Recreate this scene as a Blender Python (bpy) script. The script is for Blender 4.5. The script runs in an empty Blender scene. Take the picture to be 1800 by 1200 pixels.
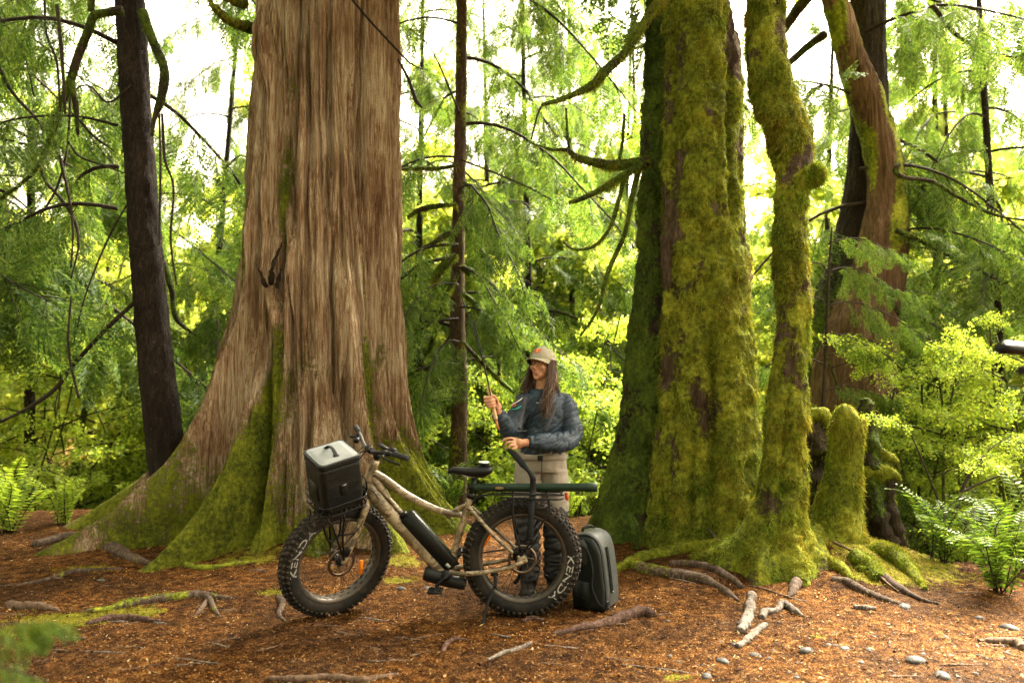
import bpy, math, random
import numpy as np
from mathutils import Vector, Matrix

# ------------------------------------------------------------------ camera, world, sun, exposure
scene = bpy.context.scene
COL = scene.collection
R = math.radians
CAMZ, FPX, PITCH = 1.5, 1250.0, math.atan(67 / 1250.0)
cam_d = bpy.data.cameras.new('camera'); cam_d.lens = 25.0; cam_d.sensor_width = 36.0
cam_d.clip_start = 0.05; cam_d.clip_end = 2000
cam_d.dof.use_dof = True; cam_d.dof.focus_distance = 5.15; cam_d.dof.aperture_fstop = 1.2
cam = bpy.data.objects.new('camera', cam_d); COL.objects.link(cam)
cam.location = (0, 0, CAMZ); cam.rotation_euler = (math.pi / 2 + PITCH, 0, 0)
scene.camera = cam

SUN_EL, SUN_AZ = 50.0, 43.0          # azimuth clockwise from +Y (behind the trees, to the right)
w = bpy.data.worlds.new('World'); scene.world = w; w.use_nodes = True
nt = w.node_tree; nt.nodes.clear()
sky = nt.nodes.new('ShaderNodeTexSky'); sky.sky_type = 'NISHITA'; sky.sun_disc = False
sky.sun_elevation = R(SUN_EL); sky.sun_rotation = R(SUN_AZ); sky.altitude = 100
sky.air_density = 1.0; sky.dust_density = 5.0; sky.ozone_density = 0.6
bw = nt.nodes.new('ShaderNodeRGBToBW')
tint = nt.nodes.new('ShaderNodeMixRGB'); tint.blend_type = 'MULTIPLY'; tint.inputs[0].default_value = 1
tint.inputs[2].default_value = (1.20, 1.0, 0.68, 1)
mixs = nt.nodes.new('ShaderNodeMixRGB'); mixs.inputs[0].default_value = 0.85
bg = nt.nodes.new('ShaderNodeBackground'); bg.inputs[1].default_value = 0.15
wo = nt.nodes.new('ShaderNodeOutputWorld')
nt.links.new(sky.outputs[0], bw.inputs[0]); nt.links.new(bw.outputs[0], tint.inputs[1])
nt.links.new(sky.outputs[0], mixs.inputs[1]); nt.links.new(tint.outputs[0], mixs.inputs[2])
nt.links.new(mixs.outputs[0], bg.inputs[0]); nt.links.new(bg.outputs[0], wo.inputs[0])

sun_d = bpy.data.lights.new('sun', 'SUN'); sun_d.energy = 5.0; sun_d.angle = R(24.0); sun_d.color = (1.0, 0.93, 0.78)
sun = bpy.data.objects.new('sun', sun_d); COL.objects.link(sun)
_sd = Vector((math.sin(R(SUN_AZ)) * math.cos(R(SUN_EL)), math.cos(R(SUN_AZ)) * math.cos(R(SUN_EL)), math.sin(R(SUN_EL))))
sun.rotation_euler = _sd.to_track_quat('Z', 'Y').to_euler()
scene.view_settings.view_transform = 'Standard'; scene.view_settings.look = 'None'
scene.view_settings.exposure = 3.8; scene.view_settings.gamma = 1.0
scene.view_settings.use_curve_mapping = False
scene.render.engine = 'CYCLES'
scene.cycles.use_denoising = True; scene.cycles.denoiser = 'OPENIMAGEDENOISE'; scene.cycles.denoising_input_passes = 'RGB_ALBEDO_NORMAL'; scene.cycles.denoising_prefilter = 'NONE'
scene.cycles.use_adaptive_sampling = True; scene.cycles.adaptive_threshold = 0.02
scene.cycles.max_bounces = 4; scene.cycles.transparent_max_bounces = 8
scene.cycles.diffuse_bounces = 3; scene.cycles.transmission_bounces = 5
scene.cycles.sample_clamp_indirect = 6.0

# ------------------------------------------------------------------ helpers
def P(px, py, Y):
    """place: point at world depth Y seen in the direction of photo pixel (1800x1200)"""
    u = (600 - py) / FPX; c, s = math.cos(PITCH), math.sin(PITCH)
    yy = c - u * s; zz = s + u * c
    return np.array([(px - 900) / FPX * Y / yy, Y, CAMZ + zz * Y / yy])

_p = np.random.RandomState(7).permutation(256); PERM = np.concatenate([_p, _p, _p])
_g = np.random.RandomState(8).normal(size=(256, 3)); _g /= np.linalg.norm(_g, axis=1)[:, None]
def noise(x, y, z):
    x, y, z = np.broadcast_arrays(np.asarray(x, float), np.asarray(y, float), np.asarray(z, float))
    xi, yi, zi = np.floor(x).astype(int), np.floor(y).astype(int), np.floor(z).astype(int)
    xf, yf, zf = x - xi, y - yi, z - zi
    u, v, w_ = [t * t * t * (t * (t * 6 - 15) + 10) for t in (xf, yf, zf)]
    xi &= 255; yi &= 255; zi &= 255
    def gr(i, j, k):
        h = PERM[PERM[PERM[(xi + i) & 255] + ((yi + j) & 255)] + ((zi + k) & 255)]
        g = _g[h]
        return g[..., 0] * (xf - i) + g[..., 1] * (yf - j) + g[..., 2] * (zf - k)
    def lp(a, b, t): return a + t * (b - a)
    return lp(lp(lp(gr(0,0,0), gr(1,0,0), u), lp(gr(0,1,0), gr(1,1,0), u), v),
              lp(lp(gr(0,0,1), gr(1,0,1), u), lp(gr(0,1,1), gr(1,1,1), u), v), w_) * 1.5
def fbm(x, y, z, o=3):
    a, s, t = 1.0, 0, 0
    for i in range(o):
        s = s + a * noise(x * 2**i + 17 * i, y * 2**i, z * 2**i); t += a; a *= .5
    return s / t
def sst(a, b, x):
    t = np.clip((x - a) / (b - a), 0, 1); return t * t * (3 - 2 * t)

def make_mesh(name, V, quads=None, tris=None, qm=None, tm=None, smooth=True):
    V = np.asarray(V, np.float32).reshape(-1, 3)
    quads = np.zeros((0, 4), np.int32) if quads is None else np.asarray(quads, np.int32).reshape(-1, 4)
    tris = np.zeros((0, 3), np.int32) if tris is None else np.asarray(tris, np.int32).reshape(-1, 3)
    me = bpy.data.meshes.new(name)
    nq, ntr = len(quads), len(tris)
    me.vertices.add(len(V)); me.vertices.foreach_set('co', V.ravel())
    me.loops.add(nq * 4 + ntr * 3)
    me.loops.foreach_set('vertex_index', np.concatenate([quads.ravel(), tris.ravel()]))
    me.polygons.add(nq + ntr)
    st = np.concatenate([np.arange(nq) * 4, nq * 4 + np.arange(ntr) * 3]).astype(np.int32)
    me.polygons.foreach_set('loop_start', st)
    if qm is not None or tm is not None:
        mi = np.concatenate([np.zeros(nq, np.int32) if qm is None else qm, np.zeros(ntr, np.int32) if tm is None else tm]).astype(np.int32)
        me.polygons.foreach_set('material_index', mi)
    me.update(calc_edges=True); me.validate(clean_customdata=False)
    if smooth: me.polygons.foreach_set('use_smooth', np.ones(len(me.polygons), bool))
    return me

ORG = {}
def link(name, me, mats, parent=None, loc=None, world=True):
    """one mesh object; when parented its vertices (given in world space) are taken relative to the root's base"""
    o = bpy.data.objects.new(name, me); COL.objects.link(o)
    for m in (mats if isinstance(mats, (list, tuple)) else [mats]): 
        if m is not None and len(me.materials) < (len(mats) if isinstance(mats, (list, tuple)) else 1): me.materials.append(m)
    if parent is not None:
        o.parent = parent
        base = ORG.get(parent.name, np.zeros(3)); ORG[o.name] = base
        if world and np.any(base):
            n = len(me.vertices); a = np.empty(n * 3, np.float32); me.vertices.foreach_get('co', a)
            a = a.reshape(-1, 3) - base.astype(np.float32); me.vertices.foreach_set('co', a.ravel()); me.update()
    if loc is not None: o.location = loc
    return o
def thing(name, label, cat, loc=(0, 0, 0), group=None, local=False, rot=None):
    o = bpy.data.objects.new(name, None); COL.objects.link(o); o.location = loc; o.empty_display_size = .1
    if rot is not None: o.rotation_euler = rot
    o['label'] = label; o['category'] = cat
    if group: o['group'] = group
    ORG[o.name] = np.zeros(3) if local else np.array(loc, float)
    return o
def part_empty(name, parent):
    o = bpy.data.objects.new(name, None); COL.objects.link(o); o.parent = parent; o.empty_display_size = .1
    ORG[o.name] = ORG[parent.name]; return o
def tag(o, label, cat, group=None):
    o['label'] = label; o['category'] = cat
    if group: o['group'] = group
    return o

def frames(pts):
    pts = np.asarray(pts, float); n = len(pts)
    t = np.gradient(pts, axis=0); t /= np.linalg.norm(t, axis=1)[:, None] + 1e-12
    up = np.array([0, 0, 1.]) if abs(t[0, 2]) < .9 else np.array([0, -1., 0])
    nn = np.zeros((n, 3)); bb = np.zeros((n, 3))
    v = up - t[0] * (up @ t[0]); v /= np.linalg.norm(v)
    for i in range(n):
        v = v - t[i] * (v @ t[i]); v /= np.linalg.norm(v) + 1e-12
        nn[i] = v; bb[i] = np.cross(t[i], v)
    return t, nn, bb
def spline(pts, n):
    pts = np.asarray(pts, float)
    if len(pts) == 2:
        s = np.linspace(0, 1, n)[:, None]; return pts[0] * (1 - s) + pts[1] * s
    a = np.vstack([2 * pts[0] - pts[1], pts, 2 * pts[-1] - pts[-2]])
    d = np.concatenate([[0], np.cumsum(np.linalg.norm(np.diff(pts[:, :3], axis=0), axis=1) + 1e-9)])
    q = np.linspace(0, d[-1], n); out = np.empty((n, pts.shape[1]))
    idx = np.clip(np.searchsorted(d, q, side='right') - 1, 0, len(pts) - 2)
    t = ((q - d[idx]) / (d[idx + 1] - d[idx]))[:, None]
    p0, p1, p2, p3 = a[idx], a[idx + 1], a[idx + 2], a[idx + 3]
    return .5 * (2 * p1 + (p2 - p0) * t + (2 * p0 - 5 * p1 + 4 * p2 - p3) * t**2 + (3 * p1 - p0 - 3 * p2 + p3) * t**3)

class MB:
    def __init__(s): s.V = []; s.Q = []; s.T = []; s.QM = []; s.TM = []; s.n = 0
    def add(s, V, Q=None, T=None, m=0):
        V = np.asarray(V, float).reshape(-1, 3); s.V.append(V)
        if Q is not None and len(Q): Q = np.asarray(Q, int).reshape(-1, 4); s.Q.append(Q + s.n); s.QM.append(np.full(len(Q), m))
        if T is not None and len(T): T = np.asarray(T, int).reshape(-1, 3); s.T.append(T + s.n); s.TM.append(np.full(len(T), m))
        s.n += len(V); return s
    def arrays(s):
        z = lambda l, k: np.concatenate(l) if l else np.zeros((0, k), int)
        return np.concatenate(s.V), z(s.Q, 4), z(s.T, 3), (np.concatenate(s.QM) if s.QM else None), (np.concatenate(s.TM) if s.TM else None)
    def merge(s, o, M=None, t=(0, 0, 0), m=None):
        V, Q, T, qm, tm = o.arrays()
        if M is not None: V = V @ np.asarray(M).T
        V = V + np.asarray(t)
        s.V.append(V)
        if len(Q): s.Q.append(Q + s.n); s.QM.append(qm if m is None else np.full(len(Q), m))
        if len(T): s.T.append(T + s.n); s.TM.append(tm if m is None else np.full(len(T), m))
        s.n += len(V); return s
    def xform(s, f): s.V = [f(v) for v in s.V]; return s
    def tube(s, pts, r, k=8, n=None, m=0, cap=True, rx=None, smoothpath=True):
        """swept tube; r scalar or per-control-point; rx optional (a,b) ellipse factors along normal / binormal"""
        pts = np.asarray(pts, float); rr = np.broadcast_to(np.asarray(r, float), (len(pts),))
        if n is None: n = len(pts) if len(pts) == 2 else max(len(pts) * 3, 4)
        full = spline(np.hstack([pts, rr[:, None]]), n) if smoothpath else np.hstack([pts, rr[:, None]])
        p, rad = full[:, :3], np.maximum(full[:, 3], 1e-5); n = len(p)
        t, a, b = frames(p)
        th = np.linspace(0, 2 * np.pi, k, endpoint=False)
        fa, fb = rx if rx else (1, 1)
        ring = p[:, None] + rad[:, None, None] * (fa * np.cos(th)[None, :, None] * a[:, None] + fb * np.sin(th)[None, :, None] * b[:, None])
        V = ring.reshape(-1, 3)
        i = np.arange(n - 1)[:, None] * k; j = np.arange(k)[None]; j2 = (j + 1) % k
        Q = np.stack([i + j, i + j2, i + k + j2, i + k + j], -1).reshape(-1, 4)
        T = None
        if cap:
            V = np.vstack([V, p[0], p[-1]]); c0, c1 = n * k, n * k + 1
            jj = np.arange(k); jn = (jj + 1) % k
            T = np.vstack([np.stack([np.full(k, c0), jn, jj], 1), np.stack([np.full(k, c1), (n-1)*k + jj, (n-1)*k + jn], 1)])
        return s.add(V, Q, T, m)
    def box(s, c, size, M=None, bev=0.0, m=0):
        hx, hy, hz = np.asarray(size, float) / 2
        if bev <= 0:
            V = np.array([[x, y, z] for x in (-hx, hx) for y in (-hy, hy) for z in (-hz, hz)])
            Q = [[0,1,3,2],[4,6,7,5],[0,4,5,1],[2,3,7,6],[0,2,6,4],[1,5,7,3]]; T = None
        else:
            b = min(bev, hx * .99, hy * .99, hz * .99); V = []; idx = {}
            for sx in (-1, 1):
                for sy in (-1, 1):
                    for sz in (-1, 1):
                        for ax in range(3):
                            v = np.array([sx * (hx - b), sy * (hy - b), sz * (hz - b)]); v[ax] = (sx * hx, sy * hy, sz * hz)[ax]
                            idx[(sx, sy, sz, ax)] = len(V); V.append(v)
            Q = []; T = []
            for ax in range(3):
                o1, o2 = [(1, 2), (2, 0), (0, 1)][ax]
                for sg in (-1, 1):
                    f = []
                    for a_, b_ in ((-1, -1), (1, -1), (1, 1), (-1, 1)):
                        k = [0, 0, 0]; k[ax] = sg; k[o1] = a_; k[o2] = b_; f.append(idx[(*k, ax)])
                    Q.append(f if sg > 0 else f[::-1])
                for a_ in (-1, 1):
                    for b_ in (-1, 1):
                        k1 = [0, 0, 0]; k2 = [0, 0, 0]; k1[ax] = -1; k2[ax] = 1
                        for k in (k1, k2): k[o1] = a_; k[o2] = b_
                        f = [idx[(*k1, o1)], idx[(*k2, o1)], idx[(*k2, o2)], idx[(*k1, o2)]]
                        Q.append(f if a_ * b_ < 0 else f[::-1])
            for sx in (-1, 1):
                for sy in (-1, 1):
                    for sz in (-1, 1):
                        f = [idx[(sx, sy, sz, a)] for a in range(3)]; T.append(f if sx * sy * sz > 0 else f[::-1])
            V = np.array(V)
        if M is not None: V = V @ np.asarray(M).T
        return s.add(V + np.asarray(c), Q, T, m)
    def ell(s, c, r, M=None, k=20, n=12, m=0):
        th = np.linspace(0, 2 * np.pi, k, endpoint=False); ph = np.linspace(0, np.pi, n + 1)[1:-1]
        V = np.stack([np.sin(ph)[:, None] * np.cos(th), np.sin(ph)[:, None] * np.sin(th), np.cos(ph)[:, None] + 0 * th], -1).reshape(-1, 3)
        V = np.vstack([V, [0, 0, 1], [0, 0, -1]]) * np.asarray(r); r_ = n - 1
        if M is not None: V = V @ np.asarray(M).T
        i = np.arange(r_ - 1)[:, None] * k; j = np.arange(k)[None]; j2 = (j + 1) % k
        Q = np.stack([i + j, i + k + j, i + k + j2, i + j2], -1).reshape(-1, 4); jj = np.arange(k); jn = (jj + 1) % k
        T = np.vstack([np.stack([np.full(k, r_*k), jj, jn], 1), np.stack([np.full(k, r_*k+1), (r_-1)*k + jn, (r_-1)*k + jj], 1)])
        return s.add(V + np.asarray(c), Q, T, m)
    def lathe(s, prof, k=48, axis='y', c=(0, 0, 0), m=0, closed=False):
        """profile of (radius, height) turned about an axis"""
        prof = np.asarray(prof, float); n = len(prof); th = np.linspace(0, 2 * np.pi, k, endpoint=False)
        a = prof[:, 0][:, None] * np.cos(th); b = prof[:, 0][:, None] * np.sin(th); h = np.repeat(prof[:, 1][:, None], k, 1)
        V = {'y': np.stack([a, h, b], -1), 'z': np.stack([a, b, h], -1), 'x': np.stack([h, a, b], -1)}[axis].reshape(-1, 3) + np.asarray(c)
        nn = n if closed else n - 1
        i = np.arange(nn)[:, None]; i2 = ((i + 1) % n) * k; i = i * k; j = np.arange(k)[None]; j2 = (j + 1) % k
        Q = np.stack([i + j, i + j2, i2 + j2, i2 + j], -1).reshape(-1, 4)
        return s.add(V, Q, None, m)
    def prism(s, poly, h, M=None, c=(0, 0, 0), m=0):
        """flat polygon (x,z) extruded along y by h"""
        poly = np.asarray(poly, float); n = len(poly)
        V = np.vstack([np.stack([poly[:, 0], np.full(n, -h/2), poly[:, 1]], 1), np.stack([poly[:, 0], np.full(n, h/2), poly[:, 1]], 1)])
        if M is not None: V = V @ np.asarray(M).T
        j = np.arange(n); j2 = (j + 1) % n
        cen = V[:n].mean(0), V[n:].mean(0); V = np.vstack([V, cen[0], cen[1]])
        Q = np.stack([j, j + n, j2 + n, j2], 1)
        T = np.vstack([np.stack([np.full(n, 2*n), j, j2], 1), np.stack([np.full(n, 2*n+1), j2 + n, j + n], 1)])
        return s.add(V + np.asarray(c), Q, T, m)
    def build(s, name, mats, parent=None, smooth=True, world=True, loc=None):
        V, Q, T, qm, tm = s.arrays()
        return link(name, make_mesh(name, V, Q, T, qm, tm, smooth), mats, parent, loc, world)

def rot(ax, deg):
    return np.array(Matrix.Rotation(R(deg), 3, ax))

def sharp_auto(o, deg=35):
    o.data.set_sharp_from_angle(angle=R(deg)); return o

# ------------------------------------------------------------------ materials
def nd(t, typ, **kw):
    n = t.nodes.new(typ)
    for k, v in kw.items():
        if k.startswith('i_'): n.inputs[int(k[2:])].default_value = v
        else: setattr(n, k, v)
    return n
def base_mat(name):
    m = bpy.data.materials.new(name); m.use_nodes = True; t = m.node_tree
    b = t.nodes['Principled BSDF']; return m, t, b
def ramp(t, stops, fac=None, interp='LINEAR', sq=1.0):
    stops = [(.5 + (p - .5) * sq, c) for p, c in stops]
    r = t.nodes.new('ShaderNodeValToRGB'); e = r.color_ramp.elements; r.color_ramp.interpolation = interp
    while len(e) < len(stops): e.new(.5)
    for el, (p, c) in zip(e, stops): el.position = p; el.color = (*c, 1) if len(c) == 3 else c
    if fac is not None: t.links.new(fac, r.inputs[0])
    return r
def texco(t, scale=(1, 1, 1), kind='Object'):
    tc = t.nodes.new('ShaderNodeTexCoord'); mp = t.nodes.new('ShaderNodeMapping')
    mp.inputs['Scale'].default_value = scale; t.links.new(tc.outputs[kind], mp.inputs[0]); return mp.outputs[0]
def ntex(t, vec, scale, detail=4, rough=.6, dist=0):
    n = t.nodes.new('ShaderNodeTexNoise'); n.inputs['Scale'].default_value = scale; n.inputs['Detail'].default_value = detail
    n.inputs['Roughness'].default_value = rough; n.inputs['Distortion'].default_value = dist
    if vec is not None: t.links.new(vec, n.inputs['Vector'])
    return n.outputs[0]
def bump(t, b, h, strength, dist):
    n = t.nodes.new('ShaderNodeBump'); n.inputs['Strength'].default_value = strength; n.inputs['Distance'].default_value = dist
    t.links.new(h, n.inputs['Height']); t.links.new(n.outputs[0], b.inputs['Normal']); return n
def mix(t, fac, a, b, blend='MIX'):
    n = t.nodes.new('ShaderNodeMixRGB'); n.blend_type = blend
    for i, v in ((0, fac), (1, a), (2, b)):
        if hasattr(v, 'is_output'): t.links.new(v, n.inputs[i])
        else: n.inputs[i].default_value = v if i == 0 else ((*v, 1) if len(v) == 3 else v)
    return n.outputs[0]
def math_n(t, op, a, b=None, clamp=False):
    n = t.nodes.new('ShaderNodeMath'); n.operation = op; n.use_clamp = clamp
    for i, v in ((0, a), (1, b)):
        if v is None: continue
        if hasattr(v, 'is_output'): t.links.new(v, n.inputs[i])
        else: n.inputs[i].default_value = v
    return n.outputs[0]

def simple(name, col, rough=.5, metal=0, var=.25, scale=30, bmp=.15, bdist=.002, spec=.22, coat=0, dust=0):
    m, t, b = base_mat(name); v = texco(t); n = ntex(t, v, scale, 5)
    c = np.array(col); r = ramp(t, [(.3, tuple(c * (1 - var))), (.7, tuple(np.minimum(c * (1 + var), 1)))], n)
    colr = r.outputs[0]
    if dust:        # dried mud and dust in patches
        dm = ramp(t, [(.42, (0, 0, 0)), (.66, (dust,) * 3)], ntex(t, v, 7, 6, .75)); colr = mix(t, dm.outputs[0], colr, (.085, .058, .036))
    t.links.new(colr, b.inputs['Base Color']); b.inputs['Metallic'].default_value = metal
    n2 = ntex(t, v, scale * 4, 3)
    rr = ramp(t, [(.3, (max(rough - .12, .02),) * 3), (.7, (min(rough + .12, 1),) * 3)], n2)
    t.links.new(rr.outputs[0], b.inputs['Roughness']); b.inputs['Specular IOR Level'].default_value = spec
    b.inputs['Coat Weight'].default_value = coat
    if bmp: bump(t, b, n2, bmp, bdist)
    return m

def leaf_mat(name, c1, c2, c3, trans=.5, rough=.55, spec=.15):
    """thin leaf: colour differs from leaf to leaf; light passes through"""
    m, t, b = base_mat(name); g = t.nodes.new('ShaderNodeNewGeometry')
    v = texco(t, kind='Object'); n = ntex(t, v, 1.2, 2)
    f = math_n(t, 'ADD', math_n(t, 'MULTIPLY', g.outputs['Random Per Island'], .6), math_n(t, 'MULTIPLY', n, .45))
    r = ramp(t, [(.1, c1), (.5, c2), (.9, c3)], f)
    t.links.new(r.outputs[0], b.inputs['Base Color']); b.inputs['Roughness'].default_value = rough
    b.inputs['Specular IOR Level'].default_value = spec
    tr = t.nodes.new('ShaderNodeBsdfTranslucent')
    tc = mix(t, 1.0, r.outputs[0], (1.38, 1.30, .72), 'MULTIPLY'); t.links.new(tc, tr.inputs[0])
    ms = t.nodes.new('ShaderNodeMixShader'); ms.inputs[0].default_value = trans
    t.links.new(b.outputs[0], ms.inputs[1]); t.links.new(tr.outputs[0], ms.inputs[2])
    t.links.new(ms.outputs[0], t.nodes['Material Output'].inputs[0]); return m

def bark_mat(name, stops, streak=(14, 14, .9), mossc=None, moss_stops=None, bs=.6, bd=.012, rough=.85, lich=None):
    """fibrous bark; where the 'moss' attribute says so it is overgrown"""
    m, t, b = base_mat(name); v = texco(t, streak); n = ntex(t, v, 1.0, 7, .75, .4)
    vo = texco(t); nb = ntex(t, vo, 1.3, 3)
    nf = ntex(t, texco(t, tuple(s * 3.4 for s in streak)), 1.0, 3, .7)
    f = math_n(t, 'ADD', math_n(t, 'MULTIPLY', n, .48), math_n(t, 'ADD', math_n(t, 'MULTIPLY', nb, .24), math_n(t, 'MULTIPLY', nf, .28)))
    r = ramp(t, stops, f, sq=.42); col = r.outputs[0]
    if lich:
        ln = ntex(t, vo, 38, 3); lm = ramp(t, [(lich[0], (0, 0, 0)), (lich[0] + .05, (1, 1, 1))], ln)
        col = mix(t, lm.outputs[0], col, lich[1])
    hgt = math_n(t, 'ADD', n, math_n(t, 'MULTIPLY', nf, .5))
    if moss_stops:
        at = t.nodes.new('ShaderNodeAttribute'); at.attribute_name = 'moss'
        mn = ntex(t, vo, 26, 5, .7); mb = ntex(t, vo, 3.0, 3)
        mr = ramp(t, moss_stops, math_n(t, 'ADD', math_n(t, 'MULTIPLY', mn, .55), math_n(t, 'MULTIPLY', mb, .45)), sq=.6)
        fac = math_n(t, 'ADD', at.outputs['Fac'], math_n(t, 'MULTIPLY', math_n(t, 'SUBTRACT', mn, .5), 1.1))
        fr = ramp(t, [(.36, (0, 0, 0)), (.58, (1, 1, 1))], fac)
        col = mix(t, fr.outputs[0], col, mr.outputs[0])
        hgt = math_n(t, 'ADD', hgt, math_n(t, 'MULTIPLY', mn, fr.outputs[0]))
    t.links.new(col, b.inputs['Base Color']); b.inputs['Roughness'].default_value = rough
    b.inputs['Specular IOR Level'].default_value = .12
    bump(t, b, hgt, bs, bd); return m

MOSS = [(.25, (.024, .031, .005)), (.42, (.085, .10, .009)), (.56, (.17, .19, .014)), (.75, (.30, .30, .028))]
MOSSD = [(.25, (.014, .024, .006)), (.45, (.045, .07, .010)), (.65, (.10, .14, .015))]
M_cedar = bark_mat('cedar_bark', [(.06, (.026, .014, .009)), (.30, (.12, .060, .031)), (.46, (.245, .148, .080)), (.62, (.43, .32, .205)), (.86, (.60, .53, .42))], (30, 30, 1.3), moss_stops=MOSS, bs=1.0, bd=.05)
M_dark = bark_mat('dark_hemlock_bark', [(.25, (.005, .0035, .0025)), (.5, (.016, .011, .008)), (.75, (.040, .028, .020))], (26, 26, 7), moss_stops=MOSSD, bs=1, bd=.02, lich=(.70, (.13, .12, .095)))
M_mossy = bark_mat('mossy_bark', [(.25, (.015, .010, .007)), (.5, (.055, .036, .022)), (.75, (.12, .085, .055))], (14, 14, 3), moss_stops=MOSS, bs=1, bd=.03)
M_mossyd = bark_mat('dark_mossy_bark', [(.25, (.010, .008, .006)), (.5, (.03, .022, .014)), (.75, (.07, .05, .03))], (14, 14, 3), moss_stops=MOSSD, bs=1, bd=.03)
M_root = bark_mat('root_wood', [(.25, (.018, .011, .008)), (.5, (.060, .040, .028)), (.75, (.15, .115, .09))], (40, 40, 6), moss_stops=MOSS, bs=.8, bd=.008)
M_twig = bark_mat('twig_bark', [(.25, (.012, .009, .007)), (.5, (.03, .022, .016)), (.75, (.06, .045, .03))], (30, 30, 30), moss_stops=MOSSD, bs=.4, bd=.004)
def moss_fuzz_mat(name, green, gold):
    m = leaf_mat(name, *green, .35, .8, .08); t = m.node_tree; b = t.nodes['Principled BSDF']
    r = [n for n in t.nodes if n.type == 'VALTORGB'][0]; g = ramp(t, [(.1, gold[0]), (.5, gold[1]), (.9, gold[2])], r.inputs[0].links[0].from_socket)
    f = ramp(t, [(.40, (0, 0, 0)), (.60, (1, 1, 1))], ntex(t, texco(t), 2.6, 4, .6)); c = mix(t, f.outputs[0], r.outputs[0], g.outputs[0])
    for l in list(r.outputs[0].links):
        if l.to_node != c.node: s = l.to_socket; t.links.remove(l); t.links.new(c, s)
    return m
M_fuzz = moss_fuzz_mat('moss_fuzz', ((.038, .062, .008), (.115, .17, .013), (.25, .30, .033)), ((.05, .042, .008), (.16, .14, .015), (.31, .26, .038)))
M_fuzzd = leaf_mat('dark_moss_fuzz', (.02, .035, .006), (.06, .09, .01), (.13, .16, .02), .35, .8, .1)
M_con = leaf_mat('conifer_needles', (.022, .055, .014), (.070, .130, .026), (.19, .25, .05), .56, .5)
M_conb = leaf_mat('painted_sunlit_needles', (.09, .14, .035), (.20, .27, .07), (.36, .42, .13), .60, .5)  # paler copy of the conifer needles, sunlight put into the colour
M_map = leaf_mat('maple_leaves', (.16, .25, .04), (.35, .43, .09), (.56, .57, .17), .68, .45)  # leaf colours lighter than life, backlit brightness put into them
M_vine = leaf_mat('vine_maple_leaves', (.12, .22, .03), (.26, .37, .05), (.46, .52, .09), .60, .45)
M_fern = leaf_mat('fern_fronds', (.035, .075, .012), (.08, .14, .018), (.16, .22, .025), .45, .45)
M_far = leaf_mat('haze_toned_far_leaves', (.25, .33, .12), (.42, .49, .18), (.60, .62, .28), .60, .6)  # far haze and glow put into very pale leaf colours
# ------------------------------------------------------------------ ground
def edge_y(x):
    return 7.6 - 2.0 * sst(2.3, 3.6, x) + .4 * sst(-3, -5, x)
def H(x, y):
    x, y = np.asarray(x, float), np.asarray(y, float)
    h = .035 * noise(x * .8, y * .8, 0) + .018 * noise(x * 2.7, y * 2.7, 3)
    h = h + .27 * np.exp(-((x - 2.15) / .78)**2 - ((y - 6.25) / .85)**2) + .10 * np.exp(-((x - 3.0) / .5)**2 - ((y - 5.9) / .6)**2)
    h = h + .10 * np.exp(-((x + 2.0) / 2.2)**2 - ((y - 7.2) / 1.0)**2)
    e = edge_y(x); h = h - 2.0 * sst(0, 5.0, y - e) 
    h = h * 1.0 - .0 * x
    # level pad under the bicycle and the angler
    pad = np.exp(-(np.maximum(np.abs(x + .3) - 1.3, 0) / .4)**2 - ((y - 4.65) / .55)**2)
    h = h * (1 - pad)
    far = sst(18, 60, y); h = h + far * (1.5 + 1.2 * noise(x * .03, y * .03, 5))
    return h
_YS = np.arange(1.0, 14.0, .004)
def G(px, py, dz=0.0):
    u = (600 - py) / FPX; c, s = math.cos(PITCH), math.sin(PITCH); yy = c - u * s; zz = s + u * c
    X = (px - 900) / FPX * _YS / yy; Z = CAMZ + zz * _YS / yy; below = Z <= H(X, _YS)
    k = int(np.argmax(below)) if below.any() else len(_YS) - 1
    return np.array([X[k], _YS[k], float(H(X[k], _YS[k])) + dz])

def ground_mat():
    m, t, b = base_mat('forest_duff'); v = texco(t)
    fine = ntex(t, v, 75, 6, .75); mid = ntex(t, v, 14, 4, .6); big = ntex(t, v, 1.1, 4, .6)
    f = math_n(t, 'ADD', math_n(t, 'MULTIPLY', fine, .62), math_n(t, 'MULTIPLY', mid, .38))
    r = ramp(t, [(.30, (.006, .003, .0015)), (.42, (.027, .0105, .0026)), (.52, (.080, .031, .0065)), (.62, (.165, .072, .017)), (.74, (.29, .175, .065))], f, sq=.6)
    r2 = ramp(t, [(.30, (.006, .0035, .002)), (.45, (.025, .011, .004)), (.60, (.070, .031, .009)), (.75, (.15, .082, .034))], f, sq=.6)
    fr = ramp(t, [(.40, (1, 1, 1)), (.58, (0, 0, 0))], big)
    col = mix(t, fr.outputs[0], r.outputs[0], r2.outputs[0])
    at = t.nodes.new('ShaderNodeAttribute'); at.attribute_name = 'moss'
    mr = ramp(t, [(.3, (.035, .035, .005)), (.5, (.13, .12, .012)), (.7, (.26, .22, .025))], f, sq=.7)
    fac = math_n(t, 'ADD', at.outputs['Fac'], math_n(t, 'MULTIPLY', math_n(t, 'SUBTRACT', mid, .5), 1.2))
    fm = ramp(t, [(.45, (0, 0, 0)), (.65, (1, 1, 1))], fac)
    col = mix(t, fm.outputs[0], col, mr.outputs[0])
    t.links.new(col, b.inputs['Base Color']); b.inputs['Roughness'].default_value = .8; b.inputs['Specular IOR Level'].default_value = .04
    bump(t, b, f, 1.0, .03); return m
M_ground = ground_mat()

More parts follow.
